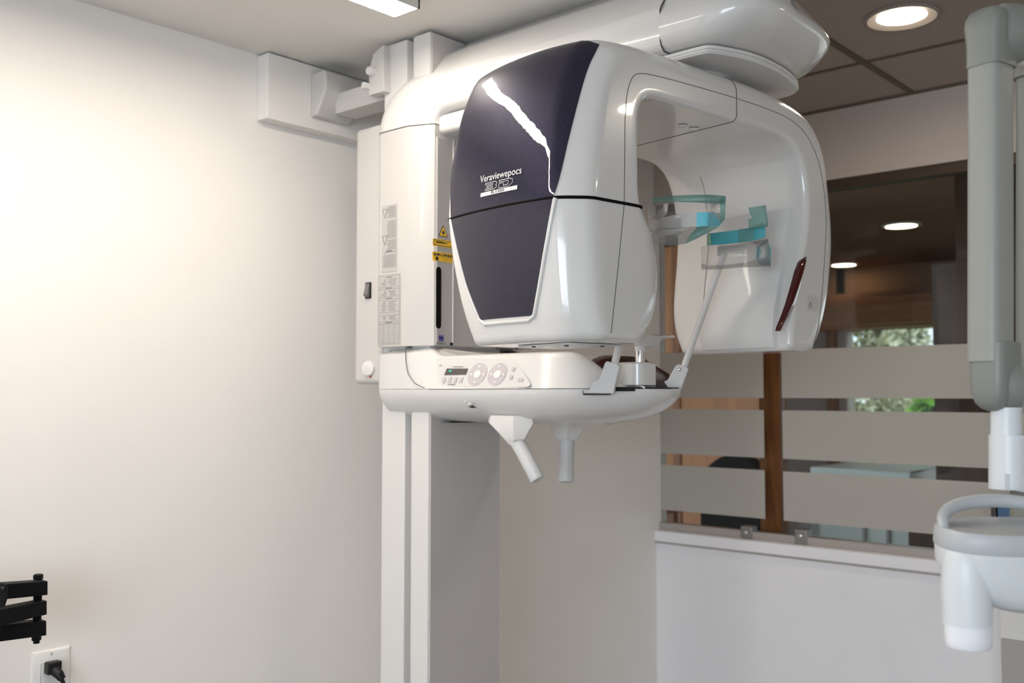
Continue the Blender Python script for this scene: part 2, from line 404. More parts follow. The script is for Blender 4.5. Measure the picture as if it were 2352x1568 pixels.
# black lounge chair behind the left pane
ch = empty('lounge_chair', 'black upholstered chair with wide back, behind the left frosted pane', 'chair', (4.3, atX(1660, 1190, 4.3).y, 0))
q = atX(1600, 1190, 4.3); q2 = atX(1745, 1190, 4.3); cy = (q.y+q2.y)/2; cw = (q.y-q2.y)/2
R = []
for i in range(17):
    s = -1+2*i/16; z = atX(1650, 1045, 4.3).z - .10*abs(s)**2.6
    R.append([Vector((4.30, cy+s*cw, .5)), Vector((4.42, cy+s*cw, .5)), Vector((4.48-.05*s*s, cy+s*cw, z)), Vector((4.38-.05*s*s, cy+s*cw, z))])
MB().rings(R).build('backrest', M['blackcloth'], ch, bevel=.02)
MB().box((3.85, cy-cw, .38), (4.35, cy+cw, .52)).build('seat', M['blackcloth'], ch, bevel=.04, seg=3)
for sx in (3.9, 4.35):
    for sy in (-1, 1): MB().tube([(sx, cy+sy*(cw-.05), 0), (sx, cy+sy*(cw-.05), .4)], .018).build('leg', M['blackmetal'], ch)
for sy in (-1, 1): MB().box((3.9, cy+sy*(cw+.02)-.03, .38), (4.4, cy+sy*(cw+.02)+.03, .68)).build('armrest', M['blackcloth'], ch, bevel=.02)
# wooden side table, behind left pane
q = atX(1560, 1190, 4.0)
k = empty('side_table', 'small brown wooden side table at the corner behind the left pane', 'table', (4.05, q.y, 0))
q.y = cy+cw+.09
MB().box((3.95, q.y, q.z-.01), (4.35, q.y+.45, q.z+.02)).build('tabletop', M['woodwall'], k, bevel=.004)
for sx in (3.98, 4.28):
    for sy in (.03, .38): MB().box((sx, q.y+sy, 0), (sx+.04, q.y+sy+.04, q.z-.01)).build('leg', M['woodpost'], k)
# outdoors: ground and shrubs beyond the hall window
struct('ground', MB().box((fx+.2, -25, -.35), (40, 25, -.3)), M['earth'])
def shrub(px, X, w, h, m, lab, seed, z0=-.3):
    rnd = random.Random(seed); y = atX(px, 900, X).y; h = h*.92
    k = empty('shrub', lab, 'shrub', (X, y, z0), 'shrubs outside the hall window')
    MB().tube([(X, y, z0), (X, y, z0+h*.5)], .05).build('stem', M['woodpost'], k)
    mb = MB()
    for i in range(1500):
        t = rnd.random()*2*math.pi; r = math.sqrt(rnd.random()); hh = rnd.random()
        prof = math.sin(math.pi*min(1, hh*.85+.12))**.6
        c = Vector((X+math.cos(t)*r*w*.5*prof, y+math.sin(t)*r*w*prof, z0+.15+hh*h))
        u = Vector((rnd.gauss(0,1), rnd.gauss(0,1), rnd.gauss(0,1))).normalized(); v = u.orthogonal().normalized(); s = .06+.07*rnd.random()
        mb.add([c-u*s, c+v*s*.5, c+u*s, c-v*s*.5], [(0,1,2,3)])
    mb.build('foliage', m, k)
shrub(1985, 12, .55, 3.0, M['leafpale'], 'pale blossoming shrub outside the hall window, at its left', 1)
shrub(2085, 14.5, .8, 3.0, M['leafpale'], 'pale shrub outside the hall window, in its middle', 2)
shrub(2165, 11.0, .42, 2.2, M['leaf'], 'bright green shrub outside the hall window', 3)
shrub(2262, 12.3, .5, 2.4, M['leaf'], 'dark green shrub outside the hall window, behind the arm', 4)

# ================================================================== LAMPS OF THE ROOM
# linear ceiling lamp: runs parallel to the left wall
pc = atH(905, 40, CE-.036); pd = atH(956, 17, CE-.036)
lx0, lx1 = -1.1, pc.x; ly0, ly1 = pd.y, pc.y
k = empty('linear_ceiling_lamp', 'long slim linear lamp on the ceiling, lit, parallel to the bright wall', 'lamp', ((lx0+lx1)/2, (ly0+ly1)/2, H(CE)-.036))
hb = MB(); z0 = H(CE)-.036; z1 = H(CE)
hb.box((lx0, ly0, z0), (lx1+.004, ly0+.004, z1)); hb.box((lx0, ly1-.002, z0), (lx1+.004, ly1+.001, z1))
hb.box((lx1, ly0, z0), (lx1+.004, ly1, z1)); hb.box((lx0-.004, ly0, z0), (lx0, ly1, z1)); hb.box((lx0, ly0, z1-.004), (lx1, ly1, z1))
hb.build('housing', M['steelgrey'], k)
MB().box((lx0, ly0+.004, z0+.001), (lx1, ly1-.002, z0+.003)).build('diffuser', M['lamp'], k)
# round recessed light in the tile ceiling
p = atH(2071, 44, CT-.01)
k = empty('recessed_ceiling_light', 'round recessed downlight glowing in the ceiling tile at upper right', 'ceiling light', (p.x, p.y, H(CT)-.03))
MB().lathe((p.x, p.y, H(CT)), [(.092, .001), (.092, -.006), (.085, -.010), (.062, -.004), (.060, .001)], 48).build('trim_ring', M['ring'], k)
MB().lathe((p.x, p.y, H(CT)-.003), [(0, 0), (.060, 0), (.060, .002)], 48).build('diffuser', M['spot'], k)

for (x, y, lab) in ((2.52, -.25, 'added fill downlight in the tile ceiling, out of the picture to the right'), (2.52, -1.45, 'added unseen fill downlight in the tile ceiling, in the far right corner')):  # extra downlights out of view, added for warm fill light
    k = empty('recessed_ceiling_light', lab, 'ceiling light', (x, y, H(CT)-.03))
    MB().lathe((x, y, H(CT)), [(.092, .001), (.092, -.006), (.085, -.010), (.062, -.004), (.060, .001)], 48).build('trim_ring', M['satin'], k)
    MB().lathe((x, y, H(CT)-.003), [(0, 0), (.060, 0), (.060, .002)], 48).build('diffuser', M['spot'], k)

# ================================================================== MOUNTING BOARD AND WALL BRACKET
bd = MB().box((1.44, 2.094, H(.693)), (2.45, YW, H(CE)-.004))
bd.build('mounting_board', M['wall'], None, bevel=.002, label='white painted mounting board on the wall just below the ceiling', cat='board')
k = empty('wall_bracket', 'grey metal bracket with bolts tying the machine column to the white board', 'bracket', (1.63, 2.09, H(.72)))
cv = MB(); pf = [(2.094, .838), (2.040, .838), (2.032, .830), (2.030, .786), (2.068, .724), (2.094, .722)]
cv.prism([(1.572, y, H(h)) for y, h in pf], Vector((.118, 0, 0)))
cv.build('cover_box', M['steelgrey'], k, bevel=.006, seg=3)
b1 = MB().box((1.618, 1.80, H(.732)), (1.688, 2.05, H(.785))); b1.build('cross_arm', M['steelgrey'], k, bevel=.002)
b2 = MB(); pp = [(1.812, .735), (1.868, .735), (1.868, .79), (1.862, .812), (1.852, .836), (1.815, .850)]
b2.prism([(1.578, y, H(h)) for y, h in pp], Vector((.032, 0, 0))); b2.build('bolt_plate', M['steelgrey'], k, bevel=.0015)
for (y, h, r) in ((1.850, .790, .011), (1.868, .757, .009)):
    MB().lathe((1.578, y, H(h)), [(r, 0), (r, .014), (r*.8, .018), (0, .019)], 20, Vector((-1, 0, 0))).build('bolt', M['satin'], k)

# ================================================================== PANORAMIC X-RAY MACHINE
ROOT = Vector((1.72, 1.75, 0))
mc = empty('panoramic_x_ray_machine', 'large white panoramic dental x-ray machine with dark blue front panel', 'x-ray machine', ROOT)
# column
CX0, CX1, CY0, CY1 = 1.600, 1.842, 1.673, 1.835
cp = [(CX0, CY0), (CX0, 1.728), (CX0+.004, 1.729), (CX0+.004, 1.736), (CX0+.03, 1.737), (CX0+.03, 1.753), (CX0, 1.754), (CX0, CY1), (CX1, CY1), (CX1, CY0)]
MB().prism([(x, y, 0) for x, y in cp], Vector((0, 0, H(.855)))).build('column', M['satin'], mc, bevel=.002)
MB().box((CX0+.004, CY0-.004, .02), (CX1-.002, CY0+.002, H(.850))).build('column_front_panel', M['colgrey'], mc, label='grey front panel of the column')
MB().box((CX0-.05, CY0-.10, 0), (CX1+.05, CY1+.02, .03)).build('floor_plate', M['satin'], mc, bevel=.006)
# rear electrical box
rb = MB().box((1.592, 1.83, H(.025)), (1.90, 1.935, H(.664)))
rbo = rb.build('electrical_box', M['cover'], mc, bevel=.012, seg=4)
q = atX(847, 667, 1.592)
sw = MB().box((1.588, q.y-.010, q.z-.020), (1.593, q.y+.010, q.z+.020)).build('power_switch', M['black'], rbo, bevel=.001)
sp = MB().prism([(1.588, q.y-.007, q.z-.017), (1.588, q.y-.007, q.z+.017), (1.580, q.y-.007, q.z-.012)], Vector((0, .014, 0)))
sp.build('rocker', M['greyink'], rbo)
q = atX(848, 846, 1.592)
MB().lathe((1.60, q.y, q.z), [(.019, 0), (.019, .012), (.017, .018), (.0, .021)], 28, Vector((-1, -.25, 0))).build('round_knob', M['satin'], rbo)
MB().lathe((1.597, q.y-.012, q.z-.008), [(.017, 0), (.017, .004), (0, .005)], 24, Vector((-1, -.25, 0))).build('red_ring', mat('red_mark', (.45, .05, .03), .5), rbo)

# body + overhead arm swept along an inverted L
ringB = [(.158, 0), (.166, .012), (.184, .058), (.187, .068), (.187, .10), (.187, .14), (.186, .160), (.178, .172), (.150, .178), (.08, .180), (0, .181)]
ringA = [(.178, 0), (.186, .008), (.190, .016), (.190, .045), (.190, .070), (.190, .079), (.186, .087), (.167, .112), (.142, .147), (.100, .180), (0, .190)]
def armring(pos, nv, t, cx):
    pts = [(a[0]*(1-t)+b[0]*t, a[1]*(1-t)+b[1]*t) for a, b in zip(ringB, ringA)]
    half = [Vector((cx-wv, pos[0]+nv[0]*n, pos[1]+nv[1]*n)) for wv, n in pts]
    other = [Vector((cx+wv, pos[0]+nv[0]*n, pos[1]+nv[1]*n)) for wv, n in pts[-2::-1]]
    return half+other
st = []
for h in (.112, .2, .3, .4, .5, .6, .632): st.append(((1.655, H(h)), (1, 0), 0, 1.757))
for i in range(1, 17):
    a = math.pi/2*i/16; t = i/16; t = t*t*(3-2*t)
    st.append(((1.625+.03*math.cos(a), H(.632+.03*math.sin(a))), (math.cos(a), math.sin(a)), t, 1.757+.034*t))
for y in (1.55, 1.45, 1.35, 1.25, 1.15, 1.036): st.append(((y, H(.662)), (0, 1), 1, 1.791))
vert = [armring(*s) for s in st]
MB().rings([r for r in vert[:7]]).build('carriage_cover', M['cover'], mc, smooth=28)
ov = MB().rings(vert[6:]).build('overhead_arm', M['white'], mc, smooth=60)
sr = armring((1.655, H(.630)), (1, 0), 0, 1.757)
MB().tube([Vector((p.x+(p.x-1.757)*.002, p.y, p.z)) for p in sr], .0011, 6, closed=True).build('seam', M['seam'], ov)
# end cover of the arm (hood)
def outline(W, yf, yb, yr, cx, n=2.5, N=40, skew=0):
    P = [Vector((cx+W, yb, 0))]
    for i in range(N+1):
        a = math.pi*i/N; c = math.cos(a); s = math.sin(a)
        P.append(Vector((cx+W*math.copysign(abs(c)**(2/n), c), yr-(yr-yf)*abs(s)**(2/n), 0)))
    P.append(Vector((cx-W, yb, 0))); return P
def sl(lst, **k): return [[Vector((p.x, p.y, H(h))) for p in outline(*a)] for h, a in lst]
hood = sl([(h, (W, yf, 1.034, .985, 1.791, 3.2)) for h, W, yf in ((.662, .158, .905), (.664, .172, .892), (.672, .186, .868), (.688, .194, .845), (.704, .197, .826), (.716, .198, .820), (.727, .195, .824), (.745, .184, .838), (.785, .160, .868), (.820, .130, .895), (.842, .092, .93), (.851, .03, .97))])
ho = MB().rings(hood).build('arm_end_cover', M['white'], mc, smooth=50)
sr = armring((1.035, H(.662)), (0, 1), 1, 1.791)
MB().tube([Vector((1.791+(p.x-1.791)*1.002, p.y, p.z)) for p in sr], .0011, 6, closed=True).build('seam', M['seam'], ho)
# bearing disc below the arm
DO = cr([(1.626, 1.35), (1.626, 1.2), (1.626, 1.05), (1.626, .966), (1.634, .943), (1.668, .925), (1.713, .909), (1.76, .901), (1.81, .899), (1.86, .901), (1.908, .908), (1.95, .918), (1.98, .936), (1.994, .965), (1.996, 1.05), (1.996, 1.2), (1.996, 1.35)], 4)
def disc(h0, h1, g, e=.004):
    c_ = Vector((1.81, 1.13, 0)); out = []
    for h, q in ((h0, g+e), (h0+e, g), (h1-e*.4, g), (h1, g+e*.4)):
        out.append([Vector((c_.x+(x-c_.x)*(1-q/.18), c_.y+(y-c_.y)*(1-q/.22), H(h))) for x, y in DO])
    return out
dsk = MB().rings(disc(.6440, .6515, 0)); dsk.rings(disc(.6525, .6590, .001, .001)); dsk.rings(disc(.6500, .6535, .003, .001))
dsk.rings(disc(.658, .666, .030, .001))
dsk.build('bearing_disc', M['satin'], mc, smooth=30)
MB().lathe((1.77, 1.10, H(.60)), [(.11, 0), (.11, .050)], 40).build('rotation_hub', M['colgrey'], mc)
# small rounded cover behind the rotating arm
q = atX(1004, 300, 1.615)
MB().box((1.612, 1.50, H(.610)), (1.80, 1.662, H(.655))).build('rear_stop', M['white'], mc, bevel=.012, seg=4)

# grey front of the carriage
fb = MB().box((1.602, 1.6495, H(.114)), (1.885, 1.657, H(.60))).build('front_panel', M['greypanel'], mc, bevel=.0015, label='grey sheet front with logo and warning labels')
MB().box((1.888, 1.652, H(.114)), (1.944, 1.657, H(.60))).build('front_side_panel', M['greypanel'], mc, bevel=.001)
FY = 1.6490
def onF(px, py, off=0): q = atY(px, py, FY-off); return q
def stadium(c, hw, hh, n=10):
    P = []
    for i in range(n+1): a = math.pi*i/n; P.append(c+Vector((hw*math.cos(a), 0, hh-hw+hw*math.sin(a))))
    for i in range(n+1): a = math.pi+math.pi*i/n; P.append(c+Vector((hw*math.cos(a), 0, -hh+hw+hw*math.sin(a))))
    return P
c = (onF(1007, 612)+onF(1007, 755))/2; hh = (onF(1007, 612).z-onF(1007, 755).z)/2
hwid = (onF(1013, 700).x-onF(1001, 700).x)/2
MB().prism(stadium(c, hwid+.0016, hh+.0018), Vector((0, -.0006, 0))).build('slot_rim', M['satin'], fb)
MB().prism(stadium(c-Vector((0, .0008, 0)), hwid, hh), Vector((0, -.0004, 0))).build('slot', M['slot'], fb, label='black vertical slot')
q0 = onF(1040, 700); MB().box((q0.x-.0012, FY-.0018, H(.114)), (q0.x+.0012, FY, H(.60))).build('edge_strip', M['satin'], fb)
for px, py in ((1036, 803), (1185, 812)):
    q = onF(px, py); MB().lathe((q.x, FY, H(.117)), [(.004, 0), (.004, .003), (0, .0035)], 12, Vector((0, -1, 0))).build('screw', M['black'], fb)
# warning stickers
def quadF(x0, x1, z0, z1, y): return [(x0, y, z0), (x1, y, z0), (x1, y, z1), (x0, y, z1)]
a = onF(994, 547); b = onF(1060, 573)
MB().prism(quadF(a.x, a.x+.135, b.z-.001, a.z, FY-.0004), Vector((0, -.0004, 0))).build('yellow_sticker', M['yellow'], fb, label='yellow laser information sticker with black border')
pr = MB(); y = FY-.0010; X0, X1, Z0, Z1 = a.x+.002, a.x+.133, b.z+.001, a.z-.002
for q in ((X0, X1, Z0, Z0+.0016), (X0, X1, Z1-.0016, Z1), (X0, X0+.0016, Z0, Z1), (X1-.0016, X1, Z0, Z1)): pr.add(quadF(*q, y), [(0,1,2,3)])
for i in range(6): zz = Z0+.006+i*(Z1-Z0-.010)/6; pr.add(quadF(X0+.008, X0+.045-(i % 3)*.007, zz, zz+.0009, y), [(0,1,2,3)]); pr.add(quadF(X0+.058, X0+.12-(i % 2)*.012, zz, zz+.0009, y), [(0,1,2,3)])
pr.build('sticker_print', M['ink'], fb)
a = onF(993, 577); b = onF(1060, 607)
MB().prism(quadF(a.x, a.x+.135, b.z, a.z, FY-.0004), Vector((0, -.0004, 0))).build('caution_sticker', M['yellow'], fb, label='yellow sticker reading CAUTION')
hz = (a.z-b.z)*.42
MB().add(quadF(a.x+.004, a.x+.131, a.z-hz, a.z-.003, FY-.0011), [(0,1,2,3)]).build('caution_bar', M['ink'], fb)
text_mb('CAUTION', .0155, lambda x, yv: Vector((a.x+.0080+x, FY-.0016, a.z-hz*.57+yv)), align='LEFT', sx=1.25).build('caution_text', M['yellow'], fb)
pr = MB(); sc_ = Vector((a.x+.014, FY-.0012, b.z+(a.z-b.z)*.28))
for i in range(8):
    an = i*math.pi/4; d = Vector((math.cos(an), 0, math.sin(an)))*.0075; e = Vector((-math.sin(an), 0, math.cos(an)))*.0011
    pr.add([sc_-e, sc_+d-e*.3, sc_+d+e*.3, sc_+e], [(0,1,2,3)])
pr.add([sc_+Vector((.0035*math.cos(t*.5236), 0, .0035*math.sin(t*.5236))) for t in range(12)], [tuple(range(12))])
for i in range(4): zz = b.z+.004+i*.005; pr.add(quadF(a.x+.032, a.x+.10-(i % 2)*.02, zz, zz+.0008, FY-.0012), [(0,1,2,3)])
pr.build('sticker_print', M['ink'], fb)
a = onF(1004, 545); tw = .030
tri = [Vector((a.x+.004, FY-.0004, a.z+.004)), Vector((a.x+.004+tw, FY-.0004, a.z+.004)), Vector((a.x+.004+tw/2, FY-.0004, a.z+.004+tw*.9))]
MB().prism(tri, Vector((0, -.0004, 0))).build('warning_triangle', M['ink'], fb)
cc = sum(tri, Vector())/3; MB().add([cc+(t-cc)*.82+Vector((0, -.0007, 0)) for t in tri], [(0,1,2)]).build('triangle_fill', M['yellow'], fb)
MB().add([cc+Vector((.0045*math.cos(t*.5236), -.0012, .0045*math.sin(t*.5236))) for t in range(12)], [tuple(range(12))]).build('triangle_mark', M['ink'], fb)
# maker's logo: three purple arches over the name
q = onF(1013, 776); lg = MB()
for i in (-1, 0, 1):
    cx = q.x+i*.0052
    P = [(cx-.0023, -.0075), (cx+.0023, -.0075), (cx+.0019, -.002), (cx+.0024, .004), (cx+.001, .0072), (cx-.001, .0072), (cx-.0024, .004), (cx-.0019, -.002)]
    lg.add([(x, FY-.0008, q.z+z) for x, z in P], [tuple(range(8))])
lg.add([(q.x-.0075, FY-.0008, q.z-.0015), (q.x+.0075, FY-.0008, q.z-.0015), (q.x+.0075, FY-.0008, q.z+.001), (q.x-.0075, FY-.0008, q.z+.001)], [(0,1,2,3)])
lg.build('logo_mark', M['purple'], fb)
q = onF(1013, 789); text_mb('MORITA', .0082, lambda x, yv: Vector((q.x+x, FY-.0008, q.z+yv)), sx=1.05).build('logo_text', M['ink'], fb)
q = onF(1158, 801); pr = MB(); xx = q.x-.032
for i, wd in enumerate((.006, .008, .005, .007, .004, .009, .006, .008)): pr.add(quadF(xx, xx+wd, q.z-.001, q.z+.0014, FY-.0008), [(0,1,2,3)]); xx += wd+.0014
pr.build('small_print', M['ink'], fb)

# ---- labels on the side face (X = 1.57)
SX = 1.5695
def quadS(y0, y1, z0, z1, x): return [(x, y0, z0), (x, y1, z0), (x, y1, z1), (x, y0, z1)]
def side(px, py): return atX(px, py, SX)
a = side(878, 480); b = side(912, 480)
zt = (side(895, 470).z); zb = side(895, 624).z; y0, y1 = b.y, a.y
lb = MB().prism(quadS(y0, y1, zb, zt, SX-.0002), Vector((-.0003, 0, 0))).build('side_label', M['labelpaper'], mc, label='narrow white printed warning label on the side')
pr = MB(); x = SX-.0008; W = y1-y0; Hh = zt-zb; rnd = random.Random(3)
for i in range(42):
    zz = zt-.006-i*Hh/46
    if i in (8, 9, 22, 30, 32): continue
    l = W*(.50+.12*rnd.random()) if i < 31 else W*(.75+.12*rnd.random())
    pr.add(quadS(y0+.003, y0+.003+l, zz, zz+.0011, x), [(0,1,2,3)])
pr.add(quadS(y0+W*.3, y0+W*.7, zt-Hh*.70, zt-Hh*.70+.003, x), [(0,1,2,3)])
pr.build('print', M['greyink'], lb)
for zc in (zt-Hh*.12, zt-Hh*.52):
    tr_ = MB()
    T = [Vector((x, y1-.002, zc+.010)), Vector((x, y1-.020, zc+.010)), Vector((x, y1-.011, zc-.012))]
    tr_.tube([T[0], (T[0]+T[1])/2, T[1], (T[1]+T[2])/2, T[2], (T[2]+T[0])/2], .0006, 5, closed=True)
    tr_.build('triangle_print', M['greyink'], lb)
a = side(868, 700); b = side(920, 700); y0, y1 = b.y, a.y; zt = side(895, 630).z; zb = side(895, 797).z
zb = max(zb, H(.114)+.002)
lb = MB().prism(quadS(y0, y1, zb, zt, SX-.0002), Vector((-.0003, 0, 0))).build('side_label', M['labelpaper'], mc, label='large printed data table label on the side')
pr = MB(); W = y1-y0; Hh = zt-zb
def ln(fy0, fy1, fz, t=.0007): pr.add(quadS(y0+W*fy0, y0+W*fy1, zb+Hh*fz, zb+Hh*fz+t, x), [(0,1,2,3)])
def vl(fy, f0, f1, t=.0006): pr.add(quadS(y0+W*fy, y0+W*fy+t, zb+Hh*f0, zb+Hh*f1, x), [(0,1,2,3)])
for fz in (.02, .30, .33, .42, .46, .64, .68, .79, .82, .985): ln(.04, .96, fz)
vl(.04, .02, .985); vl(.955, .02, .985)
for fz in [.05+.027*i for i in range(10)]: ln(.04, .96, fz, .0004)
for fyv in (.27, .5, .73): vl(fyv, .02, .30)
for fz in (.36, .38, .40, .485, .51, .535, .56, .585, .61, .70, .72, .74, .76, .85, .875, .90, .925):
    ln(.15+.1*rnd.random(), .45+.1*rnd.random(), fz, .0011); ln(.62, .70+.15*rnd.random(), fz, .0011)
for fz in (.655, .80, .955, .315): ln(.35, .65, fz, .0018)
pr.build('print', M['greyink'], lb)

# ---- control table (projects from the carriage towards the patient)
TC = 1.757
half = [(0, 1.115), (.045, 1.122), (.085, 1.150), (.125, 1.205), (.158, 1.262), (.178, 1.315), (.186, 1.365), (.188, 1.42), (.188, 1.52), (.188, 1.62), (.188, 1.70), (.188, 1.76), (.186, 1.80), (.176, 1.826), (.14, 1.836), (.07, 1.838), (0, 1.838)]
base = cr([(a, b) for a, b in half], 4)
full = [Vector((TC-a, b, 0)) for a, b in base] + [Vector((TC+a, b, 0)) for a, b in base[-2:0:-1]]
def inset(P, d, dr=None):
    n = len(P); out = []
    for i, p in enumerate(P):
        t = (P[(i+1) % n]-P[i-1]).normalized(); nv = Vector((-t.y, t.x, 0))
        cc = Vector((TC, 1.5, 0))
        if nv.dot(cc-p) < 0: nv = -nv
        out.append(p+nv*d)
    return out
def topz(y, s):                    # height scale of the upper side along the table
    t = (y-1.165)/(1.285-1.165); t = max(0, min(1, t)); return t*t*(3-2*t)
low = [(-.067, .125), (-.065, .098), (-.060, .068), (-.050, .042), (-.036, .023), (-.020, .010), (-.006, .003), (.004, .0006), (.0115, 0)]
upp = [(.012, .0015), (.020, .004), (.040, .010), (.060, .016), (.076, .021), (.084, .025), (.088, .032), (.089, .045)]
R = []
for h, d in low:
    ring = inset(full, d)
    R.append([Vector((p.x, p.y, H(h + (.018 if h < 0 else 0)*max(0, min(1, (1.30-p.y)/.15))*(-h/.066)))) for p in ring])
lowo = MB().rings(R).build('table_hull', M['white'], mc, smooth=60)
R = []
for h, d in upp:
    ring = inset(full, d); row = []
    for p, pf_ in zip(ring, full):
        k_ = max(0, min(1, (pf_.y-1.665)/.06)); k_ = k_*k_*(3-2*k_)
        if d < .024: p = p.lerp(pf_, k_)
        s = topz(p.y, 0); z = .0105+(h-.0105)*s
        z += .022*max(0, min(1, (p.y-1.64)/.03))*((h-.0105)/.078) if p.y > 1.6 else 0
        row.append(Vector((p.x, p.y, H(z))))
    R.append(row)
tb = MB().rings(R).build('control_table', M['white'], mc, smooth=50)
MB().tube([Vector((p.x, p.y, H(.0112))) for p in inset(full, -.0002) if p.y < 1.66 and p.x < TC], .0007, 6).build('seam', M['seam'], tb)
MB().tube([atX(932, 802, 1.568)]+[atX(px, py, 1.5675) for px, py in ((932, 830), (937, 858), (952, 880), (975, 891))], .0008, 6).build('seam', M['seam'], tb)
# control panel on the sloping side
def onT(px, py, off=.001):
    # sloping side face through (X 1.5695, h .012) to (X 1.590, h .076)
    d = ray(px, py); n = Vector((-(.076-.018), 0, (1.590-1.573))).normalized()
    p0 = Vector((1.573, 0, H(.018))) + n*off
    return Vector((0, 0, EYE)) + d*((p0-Vector((0, 0, EYE))).dot(n)/d.dot(n))
PN = Vector((-(.076-.018), 0, (1.590-1.573))).normalized()
def onTp(pts, off): return [onT(px, py, off) for px, py in pts]
pan = [(1003, 826), (1010, 822), (1080, 822), (1170, 825), (1185, 830), (1200, 850), (1217, 878), (1218, 884), (1212, 888), (1130, 890), (1030, 886), (1012, 882), (1003, 868), (1000, 845)]
MB().prism(onTp(pan, .0012), -PN*.0022).build('control_panel', M['panelfilm'], tb, label='pale membrane control panel with display and keys')
MB().add(onTp([(1026, 846), (1075, 846), (1070, 860), (1020, 861)], .0024), [(0,1,2,3)]).build('display', M['lcd'], tb, label='small dark display')
gp = [onT(1034+3.5*math.cos(t*.5236), 851.5+2.5*math.sin(t*.5236), .0030) for t in range(12)]
MB().add(gp, [tuple(range(12))]).build('display_light', M['lcdgreen'], tb, label='green mark on the display')
for cx in (1096, 1142):
    e = []
    for t in range(32):
        an = 2*math.pi*t/32; xx = 20.5*math.cos(an); yy = 26*math.sin(an)
        e.append((cx+xx-yy*.32, 859+yy))
    MB().add(onTp(e, .0021), [tuple(range(32))]).build('key_field', M['lilac'], tb)
    kk = MB()
    kk.add(onTp([(cx+8*math.cos(t*.3927)-9*math.sin(t*.3927)*.3, 859+9*math.sin(t*.3927)) for t in range(16)], .0030), [tuple(range(16))])
    for dx, dy in ((-14, 0), (14, 0), (5, -18), (-6, 18)):
        kk.add(onTp([(cx+dx-3, 859+dy), (cx+dx, 856+dy), (cx+dx+3, 859+dy), (cx+dx, 862+dy)], .0030), [(0,1,2,3)])
    kk.build('keys', M['key'], tb)
kk = MB()
for px, py in ((1178, 848), (1173, 866)): MB().add(onTp([(px-4, py+4), (px-1, py-5), (px+6, py-5), (px+3, py+4)], .0026), [(0,1,2,3)]).build('key', M['lilac'], tb)
MB().add(onTp([(1188, 874), (1190, 868), (1202, 868), (1200, 876)], .0026), [(0,1,2,3)]).build('key', M['lilac'], tb)
for i in range(4): MB().add(onTp([(1014+i*13, 878), (1018+i*13, 866), (1025+i*13, 866), (1021+i*13, 878)], .0026), [(0,1,2,3)]).build('key', M['lilac'], tb)
for a_, b_, yy_ in ((1040, 1064, 841), (1028, 1045, 881.5), (1009, 1014, 838)): MB().add(onTp([(a_, yy_), (b_, yy_), (b_, yy_+1.6), (a_, yy_+1.6)], .0026), [(0,1,2,3)]).build('panel_print', M['greyink'], tb)
# metal latch under the panel
q = atX(1085, 929, 1.572)
l = MB(); l.lathe(q+Vector((-.002, .004, 0)), [(.007, 0), (.007, .006), (.004, .008)], 16, Vector((-1, 0, -.3))); l.lathe(q+Vector((-.006, .010, .006)), [(.003, 0), (.003, .006), (0, .007)], 12, Vector((-1, 0, 0)))
l.build('lock', M['chrome'], lowo)
MB().prism([q+Vector((-.001, .006, .002)), q+Vector((-.001, -.014, -.007)), q+Vector((-.001, .006, -.007))], Vector((-.003, 0, 0))).build('lock_plate', M['black'], lowo)
q = atH(1246, 962, -.062)
MB().lathe(q+Vector((0, 0, .008)), [(.011, 0), (.011, -.014), (.008, -.015)], 20).build('foot_plug', M['satin'], lowo)
# dark red translucent cover on the table
rc = []
for (y, wv, hv) in ((1.345, .005, .045), (1.335, .060, .080), (1.30, .105, .087), (1.25, .118, .083), (1.205, .105, .058), (1.175, .075, .030), (1.165, .040, .012)):
    rc.append([Vector((TC+.045+wv*math.cos(math.pi*i/14), y, H(.008)+(hv-.008)*math.sin(math.pi*i/14)**.55)) for i in range(15)])
MB().rings(rc).build('laser_cover', M['smoke'], mc, smooth=60, label='dark red glossy cover on the table')
MB().box((1.70, 1.20, H(.008)), (1.86, 1.215, H(.030))).build('red_lens', M['red'], mc, bevel=.003)

# patient grips under the table
def grip(top, tip, cone, rad):
    top = Vector(top); tip = Vector(tip); ax = (tip-top).normalized()
    g_ = MB()
    R = []
    for (cpos, hwx, hwy) in cone:
        R.append([Vector(cpos)+Vector((hwx*math.cos(a), hwy*math.sin(a), 0))*1.08 for a in [2*math.pi*(i+.5)/6 for i in range(6)]])
    g_.rings(R)
    go = g_.build('grip_mount', M['satin'], mc, smooth=25, bevel=.002)
    L = (tip-top).length
    MB().lathe(top, [(rad, 0), (rad*.97, L*.2), (rad*.94, L*.6), (rad, L*.95), (rad*.9, L*.985), (rad*.6, L)], 28, ax).build('hand_grip', M['grip'], go)
def zg(X, Y): return None
t0 = atD(1183, 1015, 2.15); t1 = atD(1236, 1103, 2.12)
cA = atD(1172, 966, 2.17); cB = atD(1183, 1022, 2.15)
grip(t0+Vector((0, 0, .01)), t1, [((cA.x, cA.y, cA.z+.012), .030, .058), ((cA.x, cA.y, cA.z-.004), .034, .062), ((cB.x, cB.y, cB.z+.012), .020, .025), ((cB.x, cB.y, cB.z), .012, .014)], .0165)
t0 = atD(1302, 1000, 2.36); t1 = atD(1300, 1108, 2.34)
cA = atD(1308, 972, 2.36); cB = atD(1303, 1010, 2.36)
grip(t0+Vector((0, 0, .01)), t1, [((cA.x, cA.y, cA.z+.014), .044, .052), ((cA.x, cA.y, cA.z+.002), .046, .054), ((cB.x, cB.y, cB.z+.008), .028, .031), ((cB.x, cB.y, cB.z), .024, .026)], .0188)

